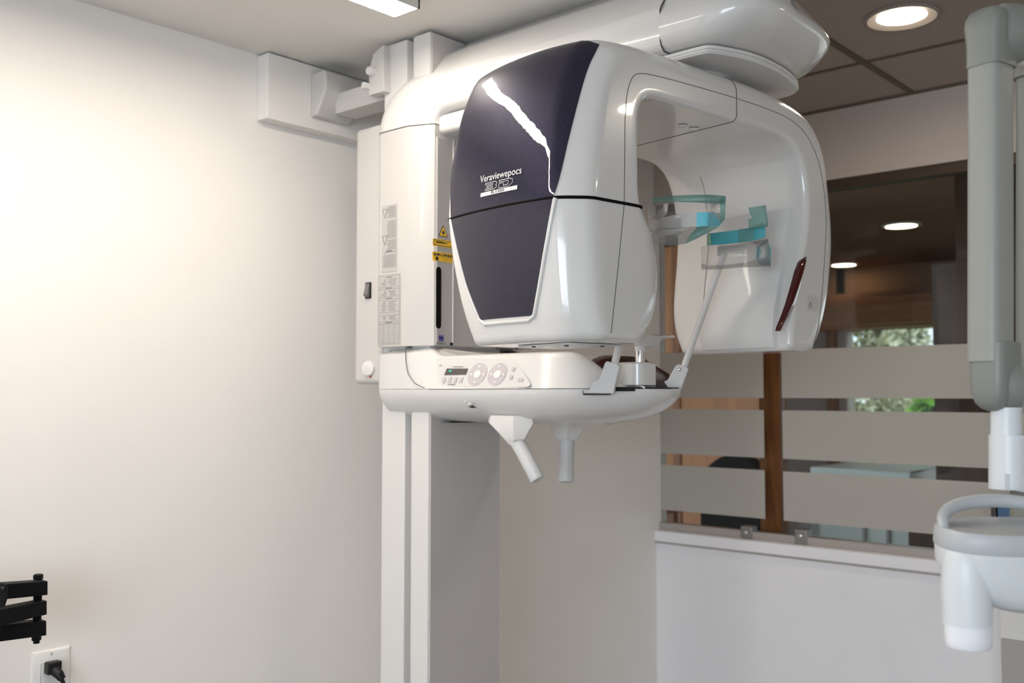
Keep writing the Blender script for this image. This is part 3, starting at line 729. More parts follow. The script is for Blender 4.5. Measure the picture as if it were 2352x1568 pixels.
# ---- rotating C-arm in its own turned frame (u across, v away, h up)
PHI = math.radians(-7.4)
uu = Vector((math.cos(PHI), math.sin(PHI), 0)); vv = Vector((-math.sin(PHI), math.cos(PHI), 0))
AX = Vector((1.757, 1.097, EYE))
def A(u, v, h): return AX + uu*u + vv*v + Vector((0, 0, h))
# (inner u, inner h, outer u, outer h, rear v, inner-rear radius)
ST = [(-.256, .104, -.421, .104, .150, .03), (-.236, .135, -.429, .135, .158, .03), (-.223, .18, -.436, .18, .170, .03), (-.222, .24, -.442, .24, .182, .03),
      (-.238, .29, -.445, .29, .190, .03), (-.268, .325, -.446, .325, .194, .03), (-.283, .35, -.445, .35, .196, .03), (-.284, .42, -.437, .43, .196, .03),
      (-.284, .475, -.424, .50, .194, .03), (-.280, .505, -.411, .545, .192, .03), (-.266, .526, -.389, .592, .190, .03), (-.240, .535, -.365, .617, .190, .03),
      (-.19, .536, -.30, .628, .190, .03), (-.1, .536, -.14, .633, .190, .03), (0, .536, 0, .633, .195, .03), (.09, .536, .12, .629, .200, .03),
      (.15, .534, .21, .618, .205, .03), (.19, .522, .274, .599, .210, .03), (.218, .500, .316, .566, .214, .03), (.234, .468, .343, .515, .215, .03),
      (.242, .42, .358, .44, .212, .03), (.240, .37, .367, .37, .206, .03), (.225, .31, .366, .31, .197, .03), (.205, .25, .356, .25, .187, .03),
      (.188, .19, .340, .19, .177, .03), (.178, .14, .318, .14, .162, .03), (.176, .104, .292, .104, .146, .03)]
VF = -.150
NSUB = 5
SI = cr(ST, NSUB)
def section(s, frac=1.0, nc=7, ns=7):
    ui, hi, uo, ho_, vr, rr = s
    L = math.hypot(uo-ui, ho_-hi); ea = ((uo-ui)/L, (ho_-hi)/L)
    left = max(0, min(1, (-.30-uo)/.09)); low_ = max(0, min(1, (.34-hi)/.04)) if ui < 0 else 0
    rof = (min(.045, L*.42), .046); rif = (.013+.035*low_, .013+.012*low_); ror = (min(.022, L*.35), .022); rir = (min(.015, L*.3), .020)
    def P(a, v): return A(ui+ea[0]*a, v, hi+ea[1]*a)
    pts = []
    def arc(ca, cv, ra, rv, a0):
        for i in range(nc+1):
            t = a0+math.pi/2*i/nc; pts.append((ca+ra*math.cos(t), cv+rv*math.sin(t)))
    def line(p, q):
        for i in range(1, ns): pts.append((p[0]+(q[0]-p[0])*i/ns, p[1]+(q[1]-p[1])*i/ns))
    # inner-front, outer-front, outer-rear, inner-rear
    arc(rif[0], VF+rif[1], rif[0], rif[1], math.pi)
    line((rif[0], VF), (L-rof[0], VF))
    k0 = len(pts); arc(L-rof[0], VF+rof[1], rof[0], rof[1], -math.pi/2)
    for i in range(k0, len(pts)):      # corner flattened into a soft facet
        t = (i-k0)/nc; q = (L-rof[0]+rof[0]*t, VF+rof[1]*t); f = .55*math.sin(math.pi*t)**.5*left
        pts[i] = (pts[i][0]*(1-f)+q[0]*f, pts[i][1]*(1-f)+q[1]*f)
    m0 = len(pts); line((L, VF+rof[1]), (L, vr-ror[1]))
    vm = (VF+vr)/2+.02; hw_ = (vr-VF)/2
    for i in range(k0, len(pts)):      # crowned outer face
        a, v = pts[i]; w_ = 1-((v-vm)/(hw_+.02))**2; pts[i] = (a+.025*left*max(0, w_), v)
    arc(L-ror[0], vr-ror[1], ror[0], ror[1], 0)
    for i in range(len(pts)-nc-1, len(pts)):
        a, v = pts[i]; w_ = 1-((v-vm)/(hw_+.02))**2; pts[i] = (a+.025*left*max(0, w_)*((a-(L-ror[0]))/ror[0]), v)
    line((L-ror[0], vr), (rir[0], vr))
    arc(rir[0], vr-rir[1], rir[0], rir[1], math.pi/2)
    line((0, vr-rir[1]), (0, VF+rif[1]))
    if frac < 1:
        ca = L/2; cv = (VF+vr)/2; d = (1-frac)
        pts = [(ca+(a-ca)*(1-d*.02/(L/2)/.2), cv+(v-cv)*(1-d*.02/((vr-VF)/2)/.2)) for a, v in pts]
    return [P(a, v) for a, v in pts], pts
def endcap(s, sgn):
    out = []
    base_ = section(s)[0]; c_ = sum(base_, Vector())/len(base_)
    for t in (30, 60, 80, 90):
        a = math.radians(t); k = .014*(1-math.cos(a)); dz = -.014*math.sin(a)
        out.append([p+(c_-p).normalized()*k*1.2+Vector((0, 0, dz)) for p in base_])
    return out
RG = [section(s)[0] for s in SI]
RG = endcap(SI[0], 1)[::-1] + RG + endcap(SI[-1], 1)
ca = MB().rings(RG).build('c_arm', M['white'], mc, smooth=42)
def sec_at(h, side_):              # interpolated station of the left (-1) or right (1) leg at height h
    rng = SI[:NSUB*8] if side_ < 0 else SI[NSUB*19:]
    best = min(rng, key=lambda s: abs(s[1]-h)); return best
# black seam round the left head, slightly proud
s = tuple(a*.75+b*.25 for a, b in zip(SI[NSUB*5], SI[NSUB*6]))
s = (s[0], .331, s[2], .331, s[4], s[5])
pts = section(s)[0]; c_ = sum(pts, Vector())/len(pts)
MB().tube([p+(p-c_).normalized()*.0004 for p in pts], .0028, 8, closed=True).build('head_gap', M['slot'], ca, label='thin black gap around the blue panelled head')
# seam round the top beam at its middle
pts = section(SI[NSUB*14])[0]; c_ = sum(pts, Vector())/len(pts)
MB().tube([p+(p-c_).normalized()*.0001 for p in pts], .0009, 6, closed=True).build('seam', M['seam'], ca)
def lerp_tab(tab, x):
    if x <= tab[0][0]: return tab[0][1]
    for (a, b), (c, d) in zip(tab, tab[1:]):
        if a <= x <= c: return b+(d-b)*(x-a)/(c-a)
    return tab[-1][1]
# trim line on the front
def front_line(i0, i1, fr0, fr1, off=.0002):
    P = []
    for i in range(i0, i1+1):
        ui, hi, uo, ho_, vr, rr = SI[i]; t = (i-i0)/(i1-i0); f = fr0+(fr1-fr0)*t
        P.append(A(ui+(uo-ui)*f, VF-off, hi+(ho_-hi)*f))
    return P
P = []
fr_tab = {0: .60, 1: .57, 3: .51, 4: .42, 5: .30, 6: .25, 7: .24, 9: .30, 11: .40, 14: .46, 18: .48, 20: .60, 22: .60, 26: .75}
ks = sorted(fr_tab)
for i, s in enumerate(SI):
    x = i/NSUB
    for a_, b_ in zip(ks, ks[1:]):
        if a_ <= x <= b_: f = fr_tab[a_]+(fr_tab[b_]-fr_tab[a_])*(x-a_)/(b_-a_); break
    if i <= NSUB*8: f = (lerp_tab([(.104, -.362), (.225, -.3425), (.33, -.327), (.5, -.323)], s[1])-s[0])/(s[2]-s[0])
    L = math.hypot(s[2]-s[0], s[3]-s[1]); rof = min(.045, L*.42); a_ = f*L
    v = VF
    if a_ > L-rof: v = VF+.046*(1-math.sqrt(max(0, 1-((a_-(L-rof))/rof)**2)))
    P.append(A(s[0]+(s[2]-s[0])*f, v-.0002, s[1]+(s[3]-s[1])*f))
MB().tube(P, .0006, 6).build('seam', M['seam'], ca)
# navy panel on the outer face of the left head
def navy(i0, i1, f0, f1):
    rows = []
    n = i1-i0
    for i in range(i0, i1+1):
        s = SI[i]; t = (i-i0)/n
        dense, prm = section(s, 1, 14, 14)
        L = math.hypot(s[2]-s[0], s[3]-s[1]); vr = s[4]
        vfr, vre = f0(s), f1(s)
        # outer side runs from the front corner to the rear corner
        sel = [(p, q) for p, q in zip(dense, prm) if q[0] > L*.5]
        def at(v):
            for (p, q), (p2, q2) in zip(sel, sel[1:]):
                if min(q[1], q2[1])-1e-9 <= v <= max(q[1], q2[1])+1e-9 and abs(q2[1]-q[1]) > 1e-9:
                    k = (v-q[1])/(q2[1]-q[1]); return p.lerp(p2, k), q[0]+(q2[0]-q[0])*k
            return (sel[0][0], sel[0][1][0]) if v < 0 else (sel[-1][0], sel[-1][1][0])
        row = []
        cst = A((s[0]+s[2])/2, 0, (s[1]+s[3])/2)
        for j in range(25):
            v = vfr+(vre-vfr)*j/24
            p, _ = at(v); c2 = cst+vv*v*.7
            row.append(p+(p-c2).normalized()*.0016)
        rows.append(row)
    return MB().rings(rows, False, False, closed=False)
def surf(s, v, off=0):
    dense, prm = section(s, 1, 14, 14); L = math.hypot(s[2]-s[0], s[3]-s[1])
    sel = [(p, q) for p, q in zip(dense, prm) if q[0] > L*.5 and q[1] < s[4]-.001]
    for (p, q), (p2, q2) in zip(sel, sel[1:]):
        if q[1]-1e-9 <= v <= q2[1]+1e-9 and q2[1]-q[1] > 1e-9: return p.lerp(p2, (v-q[1])/(q2[1]-q[1]))-uu*off
    return sel[-1][0]
def pixel(p):
    q = p-Vector((0, 0, EYE)); f = q.dot(fw3); return 1176+F_PX*q.dot(RT)/f, 784-F_PX*q.dot(up3)/f
def edge_tab(pts, v0, v1):
    tab = []
    for i in range(NSUB, NSUB*11+3):
        best = None
        for k in range(161):
            v = v0+(v1-v0)*k/160; p = surf(SI[i], v); x, y = pixel(p)
            tx = lerp_tab(pts, y); d = abs(x-tx)
            if best is None or d < best[0]: best = (d, v)
        tab.append((SI[i][3], best[1]))
    vs = [t[1] for t in tab]
    for _ in range(6): vs = [vs[0]]+[(a+2*b+c)/4 for a, b, c in zip(vs, vs[1:], vs[2:])]+[vs[-1]]
    return [(t[0], v) for t, v in zip(tab, vs)]
FT = edge_tab([(80, 1396), (92, 1393), (115, 1370), (170, 1345), (270, 1320), (390, 1291), (455, 1270), (735, 1222)], -.1485, .06)
RTB = [(.135, .090), (.20, .122), (.33, .166), (.42, .182), (.50, .186), (.64, .183)]
iA = NSUB*1; iB = NSUB*6-4; iC = NSUB*6-3; iD = NSUB*11-1
navy(iA, iB, lambda s: lerp_tab(FT, s[3]), lambda s: lerp_tab(RTB, s[3])).build('blue_panel', M['navy'], ca, smooth=60, label='dark metallic blue lower panel')
navy(iC-0, iD, lambda s: lerp_tab(FT, s[3]), lambda s: lerp_tab(RTB, s[3])).build('blue_panel', M['navy'], ca, smooth=60, label='dark metallic blue upper panel with lettering')
rim = [surf(SI[i], lerp_tab(RTB, SI[i][3])+.004) for i in range(iB, iA-1, -1)]
e0 = lerp_tab(RTB, SI[iA][3])+.004; e1 = lerp_tab(FT, SI[iA][3])-.004
sA = SI[iA-1]
rim += [surf(sA, e0+(e1-e0)*k/10) for k in range(1, 10)]
rim += [surf(SI[i], lerp_tab(FT, SI[i][3])-.004) for i in range(iA, iB+1)]
MB().tube(rim, .0042, 10).build('panel_rim', M['white'], ca, smooth=80)
MB().tube([A(s_[0]-.0002, .112-.040*max(0, (.42-s_[1])/.32), s_[1]) for s_ in SI[NSUB*18:]], .0006, 6).build('seam', M['seam'], ca)
# lettering on the upper panel
def surfU(h, v):
    for a_, b_ in zip(SI[:NSUB*11], SI[1:NSUB*11]):
        if a_[3] <= h <= b_[3]:
            k = (h-a_[3])/(b_[3]-a_[3]); st_ = tuple(x*(1-k)+y*k for x, y in zip(a_, b_)); st_ = (st_[0], h, st_[2], h, st_[4], st_[5])
            return (surf(st_, v)-AX).dot(uu)
    return -.46
def outerU(h):
    for a_, b_ in zip(SI[:NSUB*10], SI[1:NSUB*10]):
        if a_[3] <= h <= b_[3]: k = (h-a_[3])/(b_[3]-a_[3]); return a_[2]+(b_[2]-a_[2])*k-.0145
    return -.46
def panel_v(px, py):               # v, h where a view ray meets the panel
    d = ray(px, py); o = Vector((0, 0, EYE)); p0 = A(-.468, 0, 0); t = (p0-o).dot(uu)/d.dot(uu); p = o+d*t
    return (p-AX).dot(vv), p.z-EYE
def put(v0, h0, off=.0030):
    return lambda x, yv: A(surfU(h0+yv, v0-x)-off, v0-x, h0+yv)
v0, h0 = panel_v(1149, 402)
va, ha = panel_v(1104, 410); vb, hb_ = panel_v(1195, 392); wid = va-vb
t_ = text_mb('Veraviewepocs', .0185, put(v0, h0))
xs = [(p-AX).dot(vv) for p in t_.v]; kx = wid/(max(xs)-min(xs))
text_mb('Veraviewepocs', .0185, put(v0, h0), sx=kx, offset=.0001).build('model_lettering', M['logo'], ca, label='silver model lettering')
# outlined 3D
def outl(points, v0, h0, s, sh=.18, asp=1.0, r=.00055):
    mb = MB(); P = [A(surfU(h0+y*s, v0-x*asp*s)-.0026, v0-x*asp*s, h0+y*s) for x, y in points]
    D = []
    for i in range(len(P)):
        D.append(P[i]); D.append((P[i]+P[(i+1) % len(P)])/2)
    return mb.tube(D, r, 5, closed=True)
v3, h3 = panel_v(1131, 427)
three = [(0, 1), (.75, 1), (.9, .85), (.88, .62), (.82, .52), (.88, .42), (.9, .18), (.7, 0), (0, 0), (.02, .2), (.6, .2), (.6, .4), (.1, .4), (.12, .6), (.6, .6), (.6, .8), (.0, .8)]
outl([((x*1.05-.5)*2.45, y-.5) for x, y in three], v3, h3, .0135, .0).build('model_lettering', M['logo'], ca)
v4, h4 = panel_v(1163, 420)
dee = [(0, 1), (.8, 1), (1.0, .8), (.98, .35), (.7, 0), (0, 0), (0, .6), (.33, .6), (.33, .25), (.6, .25), (.68, .4), (.68, .76), (0, .78)]
outl([((x*1.0-.5)*2.5, y-.5) for x, y in dee], v4, h4, .0138, .0).build('model_lettering', M['logo'], ca)
v5, h5 = panel_v(1147, 439.5); va, _ = panel_v(1106, 447); vb, _ = panel_v(1187, 432); hw = (va-vb)/2
bar = MB(); n = 8
for i in range(n):
    a0, a1 = -hw+2*hw*i/n, -hw+2*hw*(i+1)/n
    bar.add([A(surfU(h5+y, v5-x)-.0028, v5-x, h5+y) for x, y in ((a0, -.0036), (a1, -.0036), (a1, .0036), (a0, .0036))], [(0,1,2,3)])
bar.build('number_plate', M['logo'], ca)
text_mb('R100', .0080, put(v5+.001, h5, .0036), sx=2.1).build('model_lettering', M['ink'], ca)
# bottom details of left head
MB().prism([A(-.40, -.09, .0895), A(-.27, -.09, .0895), A(-.27, .08, .0895), A(-.39, .06, .0895)], Vector((0, 0, -.003))).build('bottom_plate', M['satin'], ca, bevel=.002)
for u_, v_ in ((-.385, .02), (-.37, -.05), (-.31, -.08)):
    MB().lathe(A(u_, v_, .0865), [(.004, 0), (.004, -.002)], 12).build('screw', M['seam'], ca)
# right head: inner window plate, red strip
def inner_pt(h, v, off):
    s = min(SI[NSUB*19:], key=lambda s_: abs(s_[1]-h)); return A(s[0]-off, v, h)
rows = []
for i in range(13):
    h = .098+.30*i/12; s_ = min(SI[NSUB*19:], key=lambda q_: abs(q_[1]-h)); e = .018 if 0 < i < 12 else .006
    rows.append([A(s_[0]+.003, -.118, h), A(s_[0]-e*.6, -.112, h), A(s_[0]-e, -.095, h), A(s_[0]-e, .0, h), A(s_[0]-e, .072, h), A(s_[0]+.003, .075, h)])
MB().rings(rows).build('detector_window', M['satin'], ca, smooth=40, label='raised flat plate on the detector head')
rs = MB(); L_ = []; Rr = []
strip = [((1847, 590), (1850, 590)), ((1836, 602), (1850, 592)), ((1828, 622), (1849, 600)), ((1818, 660), (1838, 645)), ((1806, 700), (1826, 690)), ((1797, 725), (1812, 720)), ((1786, 752), (1794, 755)), ((1784, 760), (1789, 761))]
def onA(px, py, v):
    d = ray(px, py); o = Vector((0, 0, EYE)); p0 = A(0, v, 0); return o+d*((p0-o).dot(vv)/d.dot(vv))
R = []
for (a_, b_) in strip:
    p = onA(*a_, VF); q = onA(*b_, VF)
    R.append([p+vv*.004, p-vv*.003, (p+q)/2-vv*.006, q-vv*.003, q+vv*.004])
MB().rings(R).build('red_light_strip', M['red'], ca, smooth=60, label='dark red curved light strip')
# faint warning triangle label on the right head
q = onA(1863, 700, VF+.0-.0006)
MB().prism([q+uu*a_+Vector((0, 0, b_)) for a_, b_ in ((-.012, -.012), (.03, -.012), (.03, .02), (-.012, .02))], vv*.0003).build('small_label', M['cover'], ca)
tr_ = MB(); T = [q-vv*.0006+uu*a_+Vector((0, 0, b_)) for a_, b_ in ((-.008, -.006), (.002, -.006), (-.003, .006))]
tr_.tube([T[0], (T[0]+T[1])/2, T[1], (T[1]+T[2])/2, T[2], (T[2]+T[0])/2], .0004, 5, closed=True); tr_.build('label_triangle', M['greyink'], ca)
for u_ in (-.055, -.02):           # pair of small recessed screws under the beam
    MB().lathe(A(u_, -.06, .5345), [(.010, 0), (.010, -.0018), (.006, -.003)], 16).build('screw', M['satin'], ca)

# ---- chin rest
def P3(px, py, z): return atD(px, py, z)
ZC = 2.08
b0 = P3(1462, 862, ZC)
cb = MB(); prof = []
for hgt, e in ((P3(1462, 887, ZC).z, .004), (P3(1462, 884, ZC).z, 0), (P3(1462, 836, ZC).z, 0), (P3(1462, 832, ZC).z, .005)):
    r = []
    for i in range(40):
        a = 2*math.pi*i/40; cx = (.036-e)*math.copysign(abs(math.cos(a))**.55, math.cos(a)); cy = (.034-e)*math.copysign(abs(math.sin(a))**.55, math.sin(a))
        r.append(Vector((b0.x+cx, b0.y+cy, hgt)))
    prof.append(r)
cbo = MB().rings(prof).build('chin_rest_block', M['white'], mc, smooth=40)
tp = P3(1470, 832, ZC)
MB().lathe((tp.x, tp.y, tp.z-.01), [(.0105, 0), (.0105, P3(1470, 804, ZC).z-tp.z+.012)], 24).build('chin_rest_post', M['chrome'], cbo)
c1 = P3(1470, 806, ZC); c2 = P3(1470, 796, ZC)
MB().lathe((c1.x, c1.y, c1.z), [(.0115, 0), (.0118, .012), (.011, .022), (.006, .026)], 24).build('chin_cup_stem', M['white'], cbo)
R = []
for px, pt, pb, hw in ((1461, 784, 797, .008), (1470, 778, 800, .018), (1482, 773, 799, .023), (1495, 769, 793, .025), (1508, 769, 784, .025), (1518, 772, 778, .022), (1530, 772.5, 776, .016), (1545, 771, 775, .010)):
    a = P3(px, pt, ZC); b = P3(px, pb, ZC); X = Vector((1, 0, 0))
    R.append([a-X*hw, a-X*hw*.5+Vector((0, 0, .001)), a+X*hw*.5+Vector((0, 0, .001)), a+X*hw, b+X*hw*.6, b-X*hw*.6])
MB().rings(R).build('chin_cup', M['white'], cbo, smooth=60)
# dark slide plate and rail
MB().box((b0.x-.085, b0.y-.035, H(.006)), (b0.x+.11, b0.y+.035, H(.0145))).build('slide_plate', M['black'], mc, bevel=.001)
MB().box((b0.x-.03, b0.y-.028, H(.0140)), (b0.x+.03, b0.y+.028, P3(1462, 887, ZC).z+.001)).build('slide_block', M['greypanel'], mc, bevel=.001)
MB().lathe((b0.x-.025, b0.y-.03, P3(1470, 893, ZC).z), [(.006, 0), (.006, .006)], 14, Vector((-1, -1, 0))).build('slide_screw', M['chrome'], mc)
# rod feet
def foot(poly, z, depth, nm='stabilizer_foot'):
    P = [atD(px, py, z) for px, py in poly]; d = (FW*.75+Vector((1, 0, 0))*.35).normalized()*depth
    return MB().prism(P, d).build(nm, M['satin'], mc, bevel=.003, seg=3)
zl = 1.99
fl = foot([(1341, 903), (1341, 898), (1354, 896), (1360, 876), (1374, 872), (1381, 858), (1389, 834), (1393, 829), (1417, 834), (1424, 842), (1417, 868), (1409, 904)], zl, .026)
MB().prism([atD(px, py, zl+.002) for px, py in ((1339, 896), (1341, 907), (1402, 907), (1405, 903), (1341, 903))], FW*.022).build('foot_pad', M['black'], fl)
rA = atD(1411, 838, zl+.014); rB = atD(1428, 772, 1.975); rC = rA+(rB-rA)*4.45
MB().tube([rA-(rB-rA)*.15, rC], .0078, 16).build('stabilizer_rod', M['satin'], fl)
zr = 2.14
fr_ = foot([(1508, 903), (1506, 899), (1514, 896), (1523, 877), (1533, 873), (1552, 840), (1557, 836), (1577, 842), (1581, 848), (1561, 903)], zr, .026)
MB().prism([atD(px, py, zr+.002) for px, py in ((1477, 897), (1478, 908), (1505, 908), (1512, 903), (1508, 897))], FW*.022).build('foot_pad', M['black'], fr_)
q = atD(1560.5, 848, zr-.0005); MB().lathe(q, [(.0038, 0), (.0038, .003), (.002, .004)], 16, -FW).build('foot_screw', M['chrome'], fr_)
r0 = atD(1569, 848, zr+.014); r1 = atD(1664, 580, zr-.05)
MB().tube([r0, r1], .0072, 16).build('stabilizer_rod', M['satin'], fr_)
# left temple support: curved grey bar wrapped in clear and teal film
def band(pts, z_of, m, nm, parent, th=.006, **k):
    """vertical strip through (px, ytop, ybottom) stations at given distances"""
    R = []
    for (px, yt, yb_), z in zip(pts, z_of):
        a = atD(px, yt, z); b = atD(px, yb_, z); R.append([a, b, b+FW*th+Vector((.0, 0, 0)), a+FW*th])
    return MB().rings(R).build(nm, m, parent, smooth=35, **k)
band([(1492, 509, 525), (1514, 502, 525), (1545, 494, 523), (1573, 490, 522), (1580, 489.5, 521.5), (1600, 488, 520)], (2.0, 1.97, 1.94, 1.915, 1.912, 1.905), M['steelgrey'], 'temple_support', fl, .008, label='grey curved temple support')
band([(1600, 488, 520), (1617, 487, 519), (1640, 487, 518), (1652, 489, 517)], (1.905, 1.900, 1.905, 1.92), M['cyan'], 'temple_support_end', fl, .008, label='end of the support under bright cyan film')
band([(1503, 528, 538), (1530, 526, 538), (1565, 524, 538)], (1.965, 1.95, 1.94), M['satin'], 'support_clip', fl, .012)
def flatsheet(poly, z_of, m, nm, parent, **k):
    P = [atD(px, py, z) for (px, py), z in zip(poly, z_of)]
    return MB().add(P, [tuple(range(len(P)))]).build(nm, m, parent, solid=.0006, smooth=20, **k)
def zz_(px): return 1.96-.06*(px-1490)/175
def fs(poly, m, nm, parent, dz=0, zf=None, **k):
    zf = zf or zz_
    return flatsheet(poly, [zf(px)+dz for px, _ in poly], m, nm, parent, **k)
fs([(1490, 465), (1500, 455), (1530, 450), (1580, 447.5), (1630, 447), (1667, 450), (1665, 504), (1652, 521), (1600, 548), (1575, 559), (1545, 565), (1505, 560), (1493, 530), (1488, 495)], M['film'], 'plastic_wrap', fl, -.012, label='clear plastic film with teal edges around the support')
fs([(1494, 466), (1497, 455), (1530, 450), (1580, 447.5), (1630, 447), (1667, 450), (1666, 468), (1600, 465), (1540, 463)], M['teal'], 'film_edge', fl, -.014)
fs([(1653, 455), (1667, 451), (1665, 504), (1652, 516), (1655, 495)], M['teal'], 'film_edge', fl, -.015)
fs([(1652, 521), (1600, 548), (1575, 559), (1580, 545), (1600, 522), (1620, 520)], M['teal'], 'film_edge', fl, -.016)
fs([(1490, 500), (1510, 470), (1535, 467), (1532, 492), (1512, 505)], M['film'], 'film_fold', fl, -.018)
fs([(1500, 490), (1528, 470), (1530, 478), (1505, 500)], M['film'], 'film_fold', fl, -.022)
fs([(1600, 488), (1618, 487), (1605, 519), (1590, 521)], M['teal'], 'film_fold', fl, -.013)
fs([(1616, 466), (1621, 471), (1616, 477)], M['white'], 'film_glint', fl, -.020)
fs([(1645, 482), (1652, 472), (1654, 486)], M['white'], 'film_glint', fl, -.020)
# right temple support
zq = lambda px: 2.075-.05*(px-1625)/140
band([(1626, 536, 563), (1660, 532, 561), (1695, 528, 557), (1730, 522, 552), (1758, 514, 545)], [zq(p) for p in (1626, 1660, 1695, 1730, 1758)], M['tealdeep'], 'temple_support', fr_, .010, label='temple support wrapped in deep teal film')
band([(1696, 527, 557.5), (1732, 521, 552)], [zq(1696)-.002, zq(1732)-.002], M['teal'], 'film_fold', fr_, .001)
band([(1650, 566, 587), (1665, 564, 580), (1695, 562, 574), (1716, 558, 571)], [zq(p)+.006 for p in (1650, 1665, 1695, 1716)], M['steelgrey'], 'support_clip', fr_, .012)
fs([(1719, 477), (1740, 474), (1759, 471), (1764, 512), (1764, 520), (1735, 524), (1720, 524), (1719, 504), (1728, 500), (1722, 490)], M['teal'], 'film_edge', fr_, -.012, zq, label='loose teal film standing above the support')
fs([(1610, 566), (1700, 560), (1765, 548), (1770, 612), (1700, 614), (1655, 618), (1611, 619)], M['film'], 'plastic_wrap', fr_, -.012, zq, label='clear film hanging below the support')
fs([(1739, 566), (1762, 548), (1770, 570), (1770, 611), (1742, 608), (1737, 590)], M['tealdeep'], 'film_edge', fr_, -.010, zq)
fs([(1625, 536), (1632, 535), (1634, 562), (1627, 563)], mat('green_film', (.30, .50, .30), .2), 'film_edge', fr_, -.006, zq)

# ================================================================== INTRAORAL X-RAY ARM AT THE RIGHT
ar = empty('intraoral_x_ray_unit', 'folded grey and white dental x-ray arm with tube head at right edge', 'x-ray unit', (1.42, .42, 1.0))
ZP = 1.30
def pole(cx, cz, y0, y1, hw, m, nm, parent=ar, rot=.6, k_=.85, e=.5, cap=None):
    """rounded-rectangle column standing between two picture heights at distance cz"""
    a = atD(cx, y0, cz); b = atD(cx, y1, cz)
    ax = (RT*math.cos(rot)+FW*math.sin(rot)); ay = (-RT*math.sin(rot)+FW*math.cos(rot))
    prof = cap or [(0, 1), (1, 1)]
    R = []
    for t, s in prof:
        c = a.lerp(b, t); R.append([c+ax*hw*s*math.copysign(abs(math.cos(q))**e, math.cos(q))+ay*hw*k_*s*math.copysign(abs(math.sin(q))**e, math.sin(q)) for q in [2*math.pi*i/48 for i in range(48)]])
    return MB().rings(R).build(nm, m, parent, smooth=40)
HW = .0262
pole(2275, ZP, 120, 830, HW, M['armlite'], 'front_arm')
tc_ = [(1, 1.10), (.62, 1.11), (.45, 1.16), (.30, 1.20), (.18, 1.14), (.08, .96), (.02, .66), (0, .3)]
j = pole(2277, ZP, 22, 158, HW, M['armgrey'], 'upper_joint', cap=tc_)
bc_ = [(0, 1.05), (.15, 1.07), (.5, 1.09), (.75, 1.02), (.88, .86), (.96, .60), (1, .28)]
j2 = pole(2287, ZP, 788, 944, HW*1.03, M['armgrey'], 'lower_joint', cap=bc_)
# side knuckles of the joints
q = atD(2312, 80, ZP+.01); MB().lathe(q-RT*.02, [(.03, 0), (.040, .01), (.040, .03), (.034, .045), (.01, .05)], 32, RT).build('knuckle', M['armgrey'], j)
q = atD(2318, 885, ZP+.01); MB().lathe(q-RT*.03, [(.03, 0), (.038, .015), (.036, .034), (.02, .044)], 32, RT).build('knuckle', M['armgrey'], j2)
# rear arm of the folded pair and the extension to the wall
pole(2385, ZP+.10, 110, 790, HW*1.05, M['armgrey'], 'rear_arm')  # darker joint grey stands in for the shade on the rear arm
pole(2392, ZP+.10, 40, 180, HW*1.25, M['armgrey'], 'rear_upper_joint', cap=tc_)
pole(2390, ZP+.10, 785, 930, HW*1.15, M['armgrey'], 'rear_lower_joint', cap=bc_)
q = atD(2400, 905, ZP+.10); MB().tube([q, Vector((2.4, -.25, q.z-.03)), Vector((XF, -.6, q.z-.03))], .03, 16).build('extension_arm', M['armlite'], ar)
MB().box((XF-.05, -.72, q.z-.16), (XF, -.48, q.z+.12)).build('wall_plate', M['armlite'], ar, bevel=.01)
for y0_, y1_ in ((125, 145), ): 
    p_ = atD(2334, 135, ZP+.03); MB().obox(p_, RT*.012, FW*.01, Vector((0, 0, .010))).build('stop_block', M['satin'], j, bevel=.003)
# swivel stem to the tube head
pole(2311, ZP, 935, 1005, .0187, M['headwhite'], 'swivel_pin', e=1, k_=1)
pole(2316, ZP, 998, 1122, .0235, M['headwhite'], 'yoke_socket', e=1, k_=1)
yk = []
for px, yt, yb_ in ((2290, 1084, 1119), (2300, 1086, 1120), (2320, 1090, 1124), (2360, 1092, 1131), (2420, 1095, 1140)):
    a = atD(px, yt, ZP); b = atD(px, yb_, ZP); yk.append([a-FW*.022, b-FW*.022, b+FW*.022, a+FW*.022])
MB().rings(yk).build('yoke', M['headwhite'], ar, smooth=60)
pole(2402, ZP, 1115, 1200, .042, M['armgrey'], 'tilt_joint', e=1, k_=1)
# tube head
ZH = 1.20
hc = atD(2325, 1234, ZH)
tilt = math.radians(5)
hx = RT; hy = (FW*math.cos(tilt)+Vector((0, 0, 1))*math.sin(tilt)); hz_ = (Vector((0, 0, 1))*math.cos(tilt)-FW*math.sin(tilt))
def head_ring(cx, z, a, b, n=56, e=.8, dy=0):
    a *= .985; b *= .76; z *= .83
    return [hc+hx*(cx+a*math.copysign(abs(math.cos(q))**e, math.cos(q)))+hy*(dy+b*math.copysign(abs(math.sin(q))**e, math.sin(q)))+hz_*z for q in [2*math.pi*i/n for i in range(n)]]
thr = [head_ring(.034, -.100, .030, .03), head_ring(.030, -.098, .056, .048), head_ring(.022, -.088, .070, .058), head_ring(.013, -.072, .080, .066), head_ring(.005, -.052, .0865, .069), head_ring(.001, -.035, .0890, .070), head_ring(0, -.012, .089, .072)]
th = MB().rings(thr).build('tube_head', M['headwhite'], ar, smooth=60)
gr = [head_ring(0, -.012, .0895, .0725), head_ring(0, -.010, .0905, .0735), head_ring(0, .012, .0895, .0725), head_ring(0, .0165, .0865, .0695), head_ring(0, .015, .080, .062), head_ring(0, .012, .02, .02)]
MB().rings(gr).build('grey_rim', M['headgrey'], th, smooth=50)
hp = []
for i in range(25):
    a = math.radians(180-7.5*i); hp.append(hc+hx*(.080*math.cos(a))+hy*(.002+.046*math.sin(a))+hz_*(.009+.026*math.sin(a)**.7))
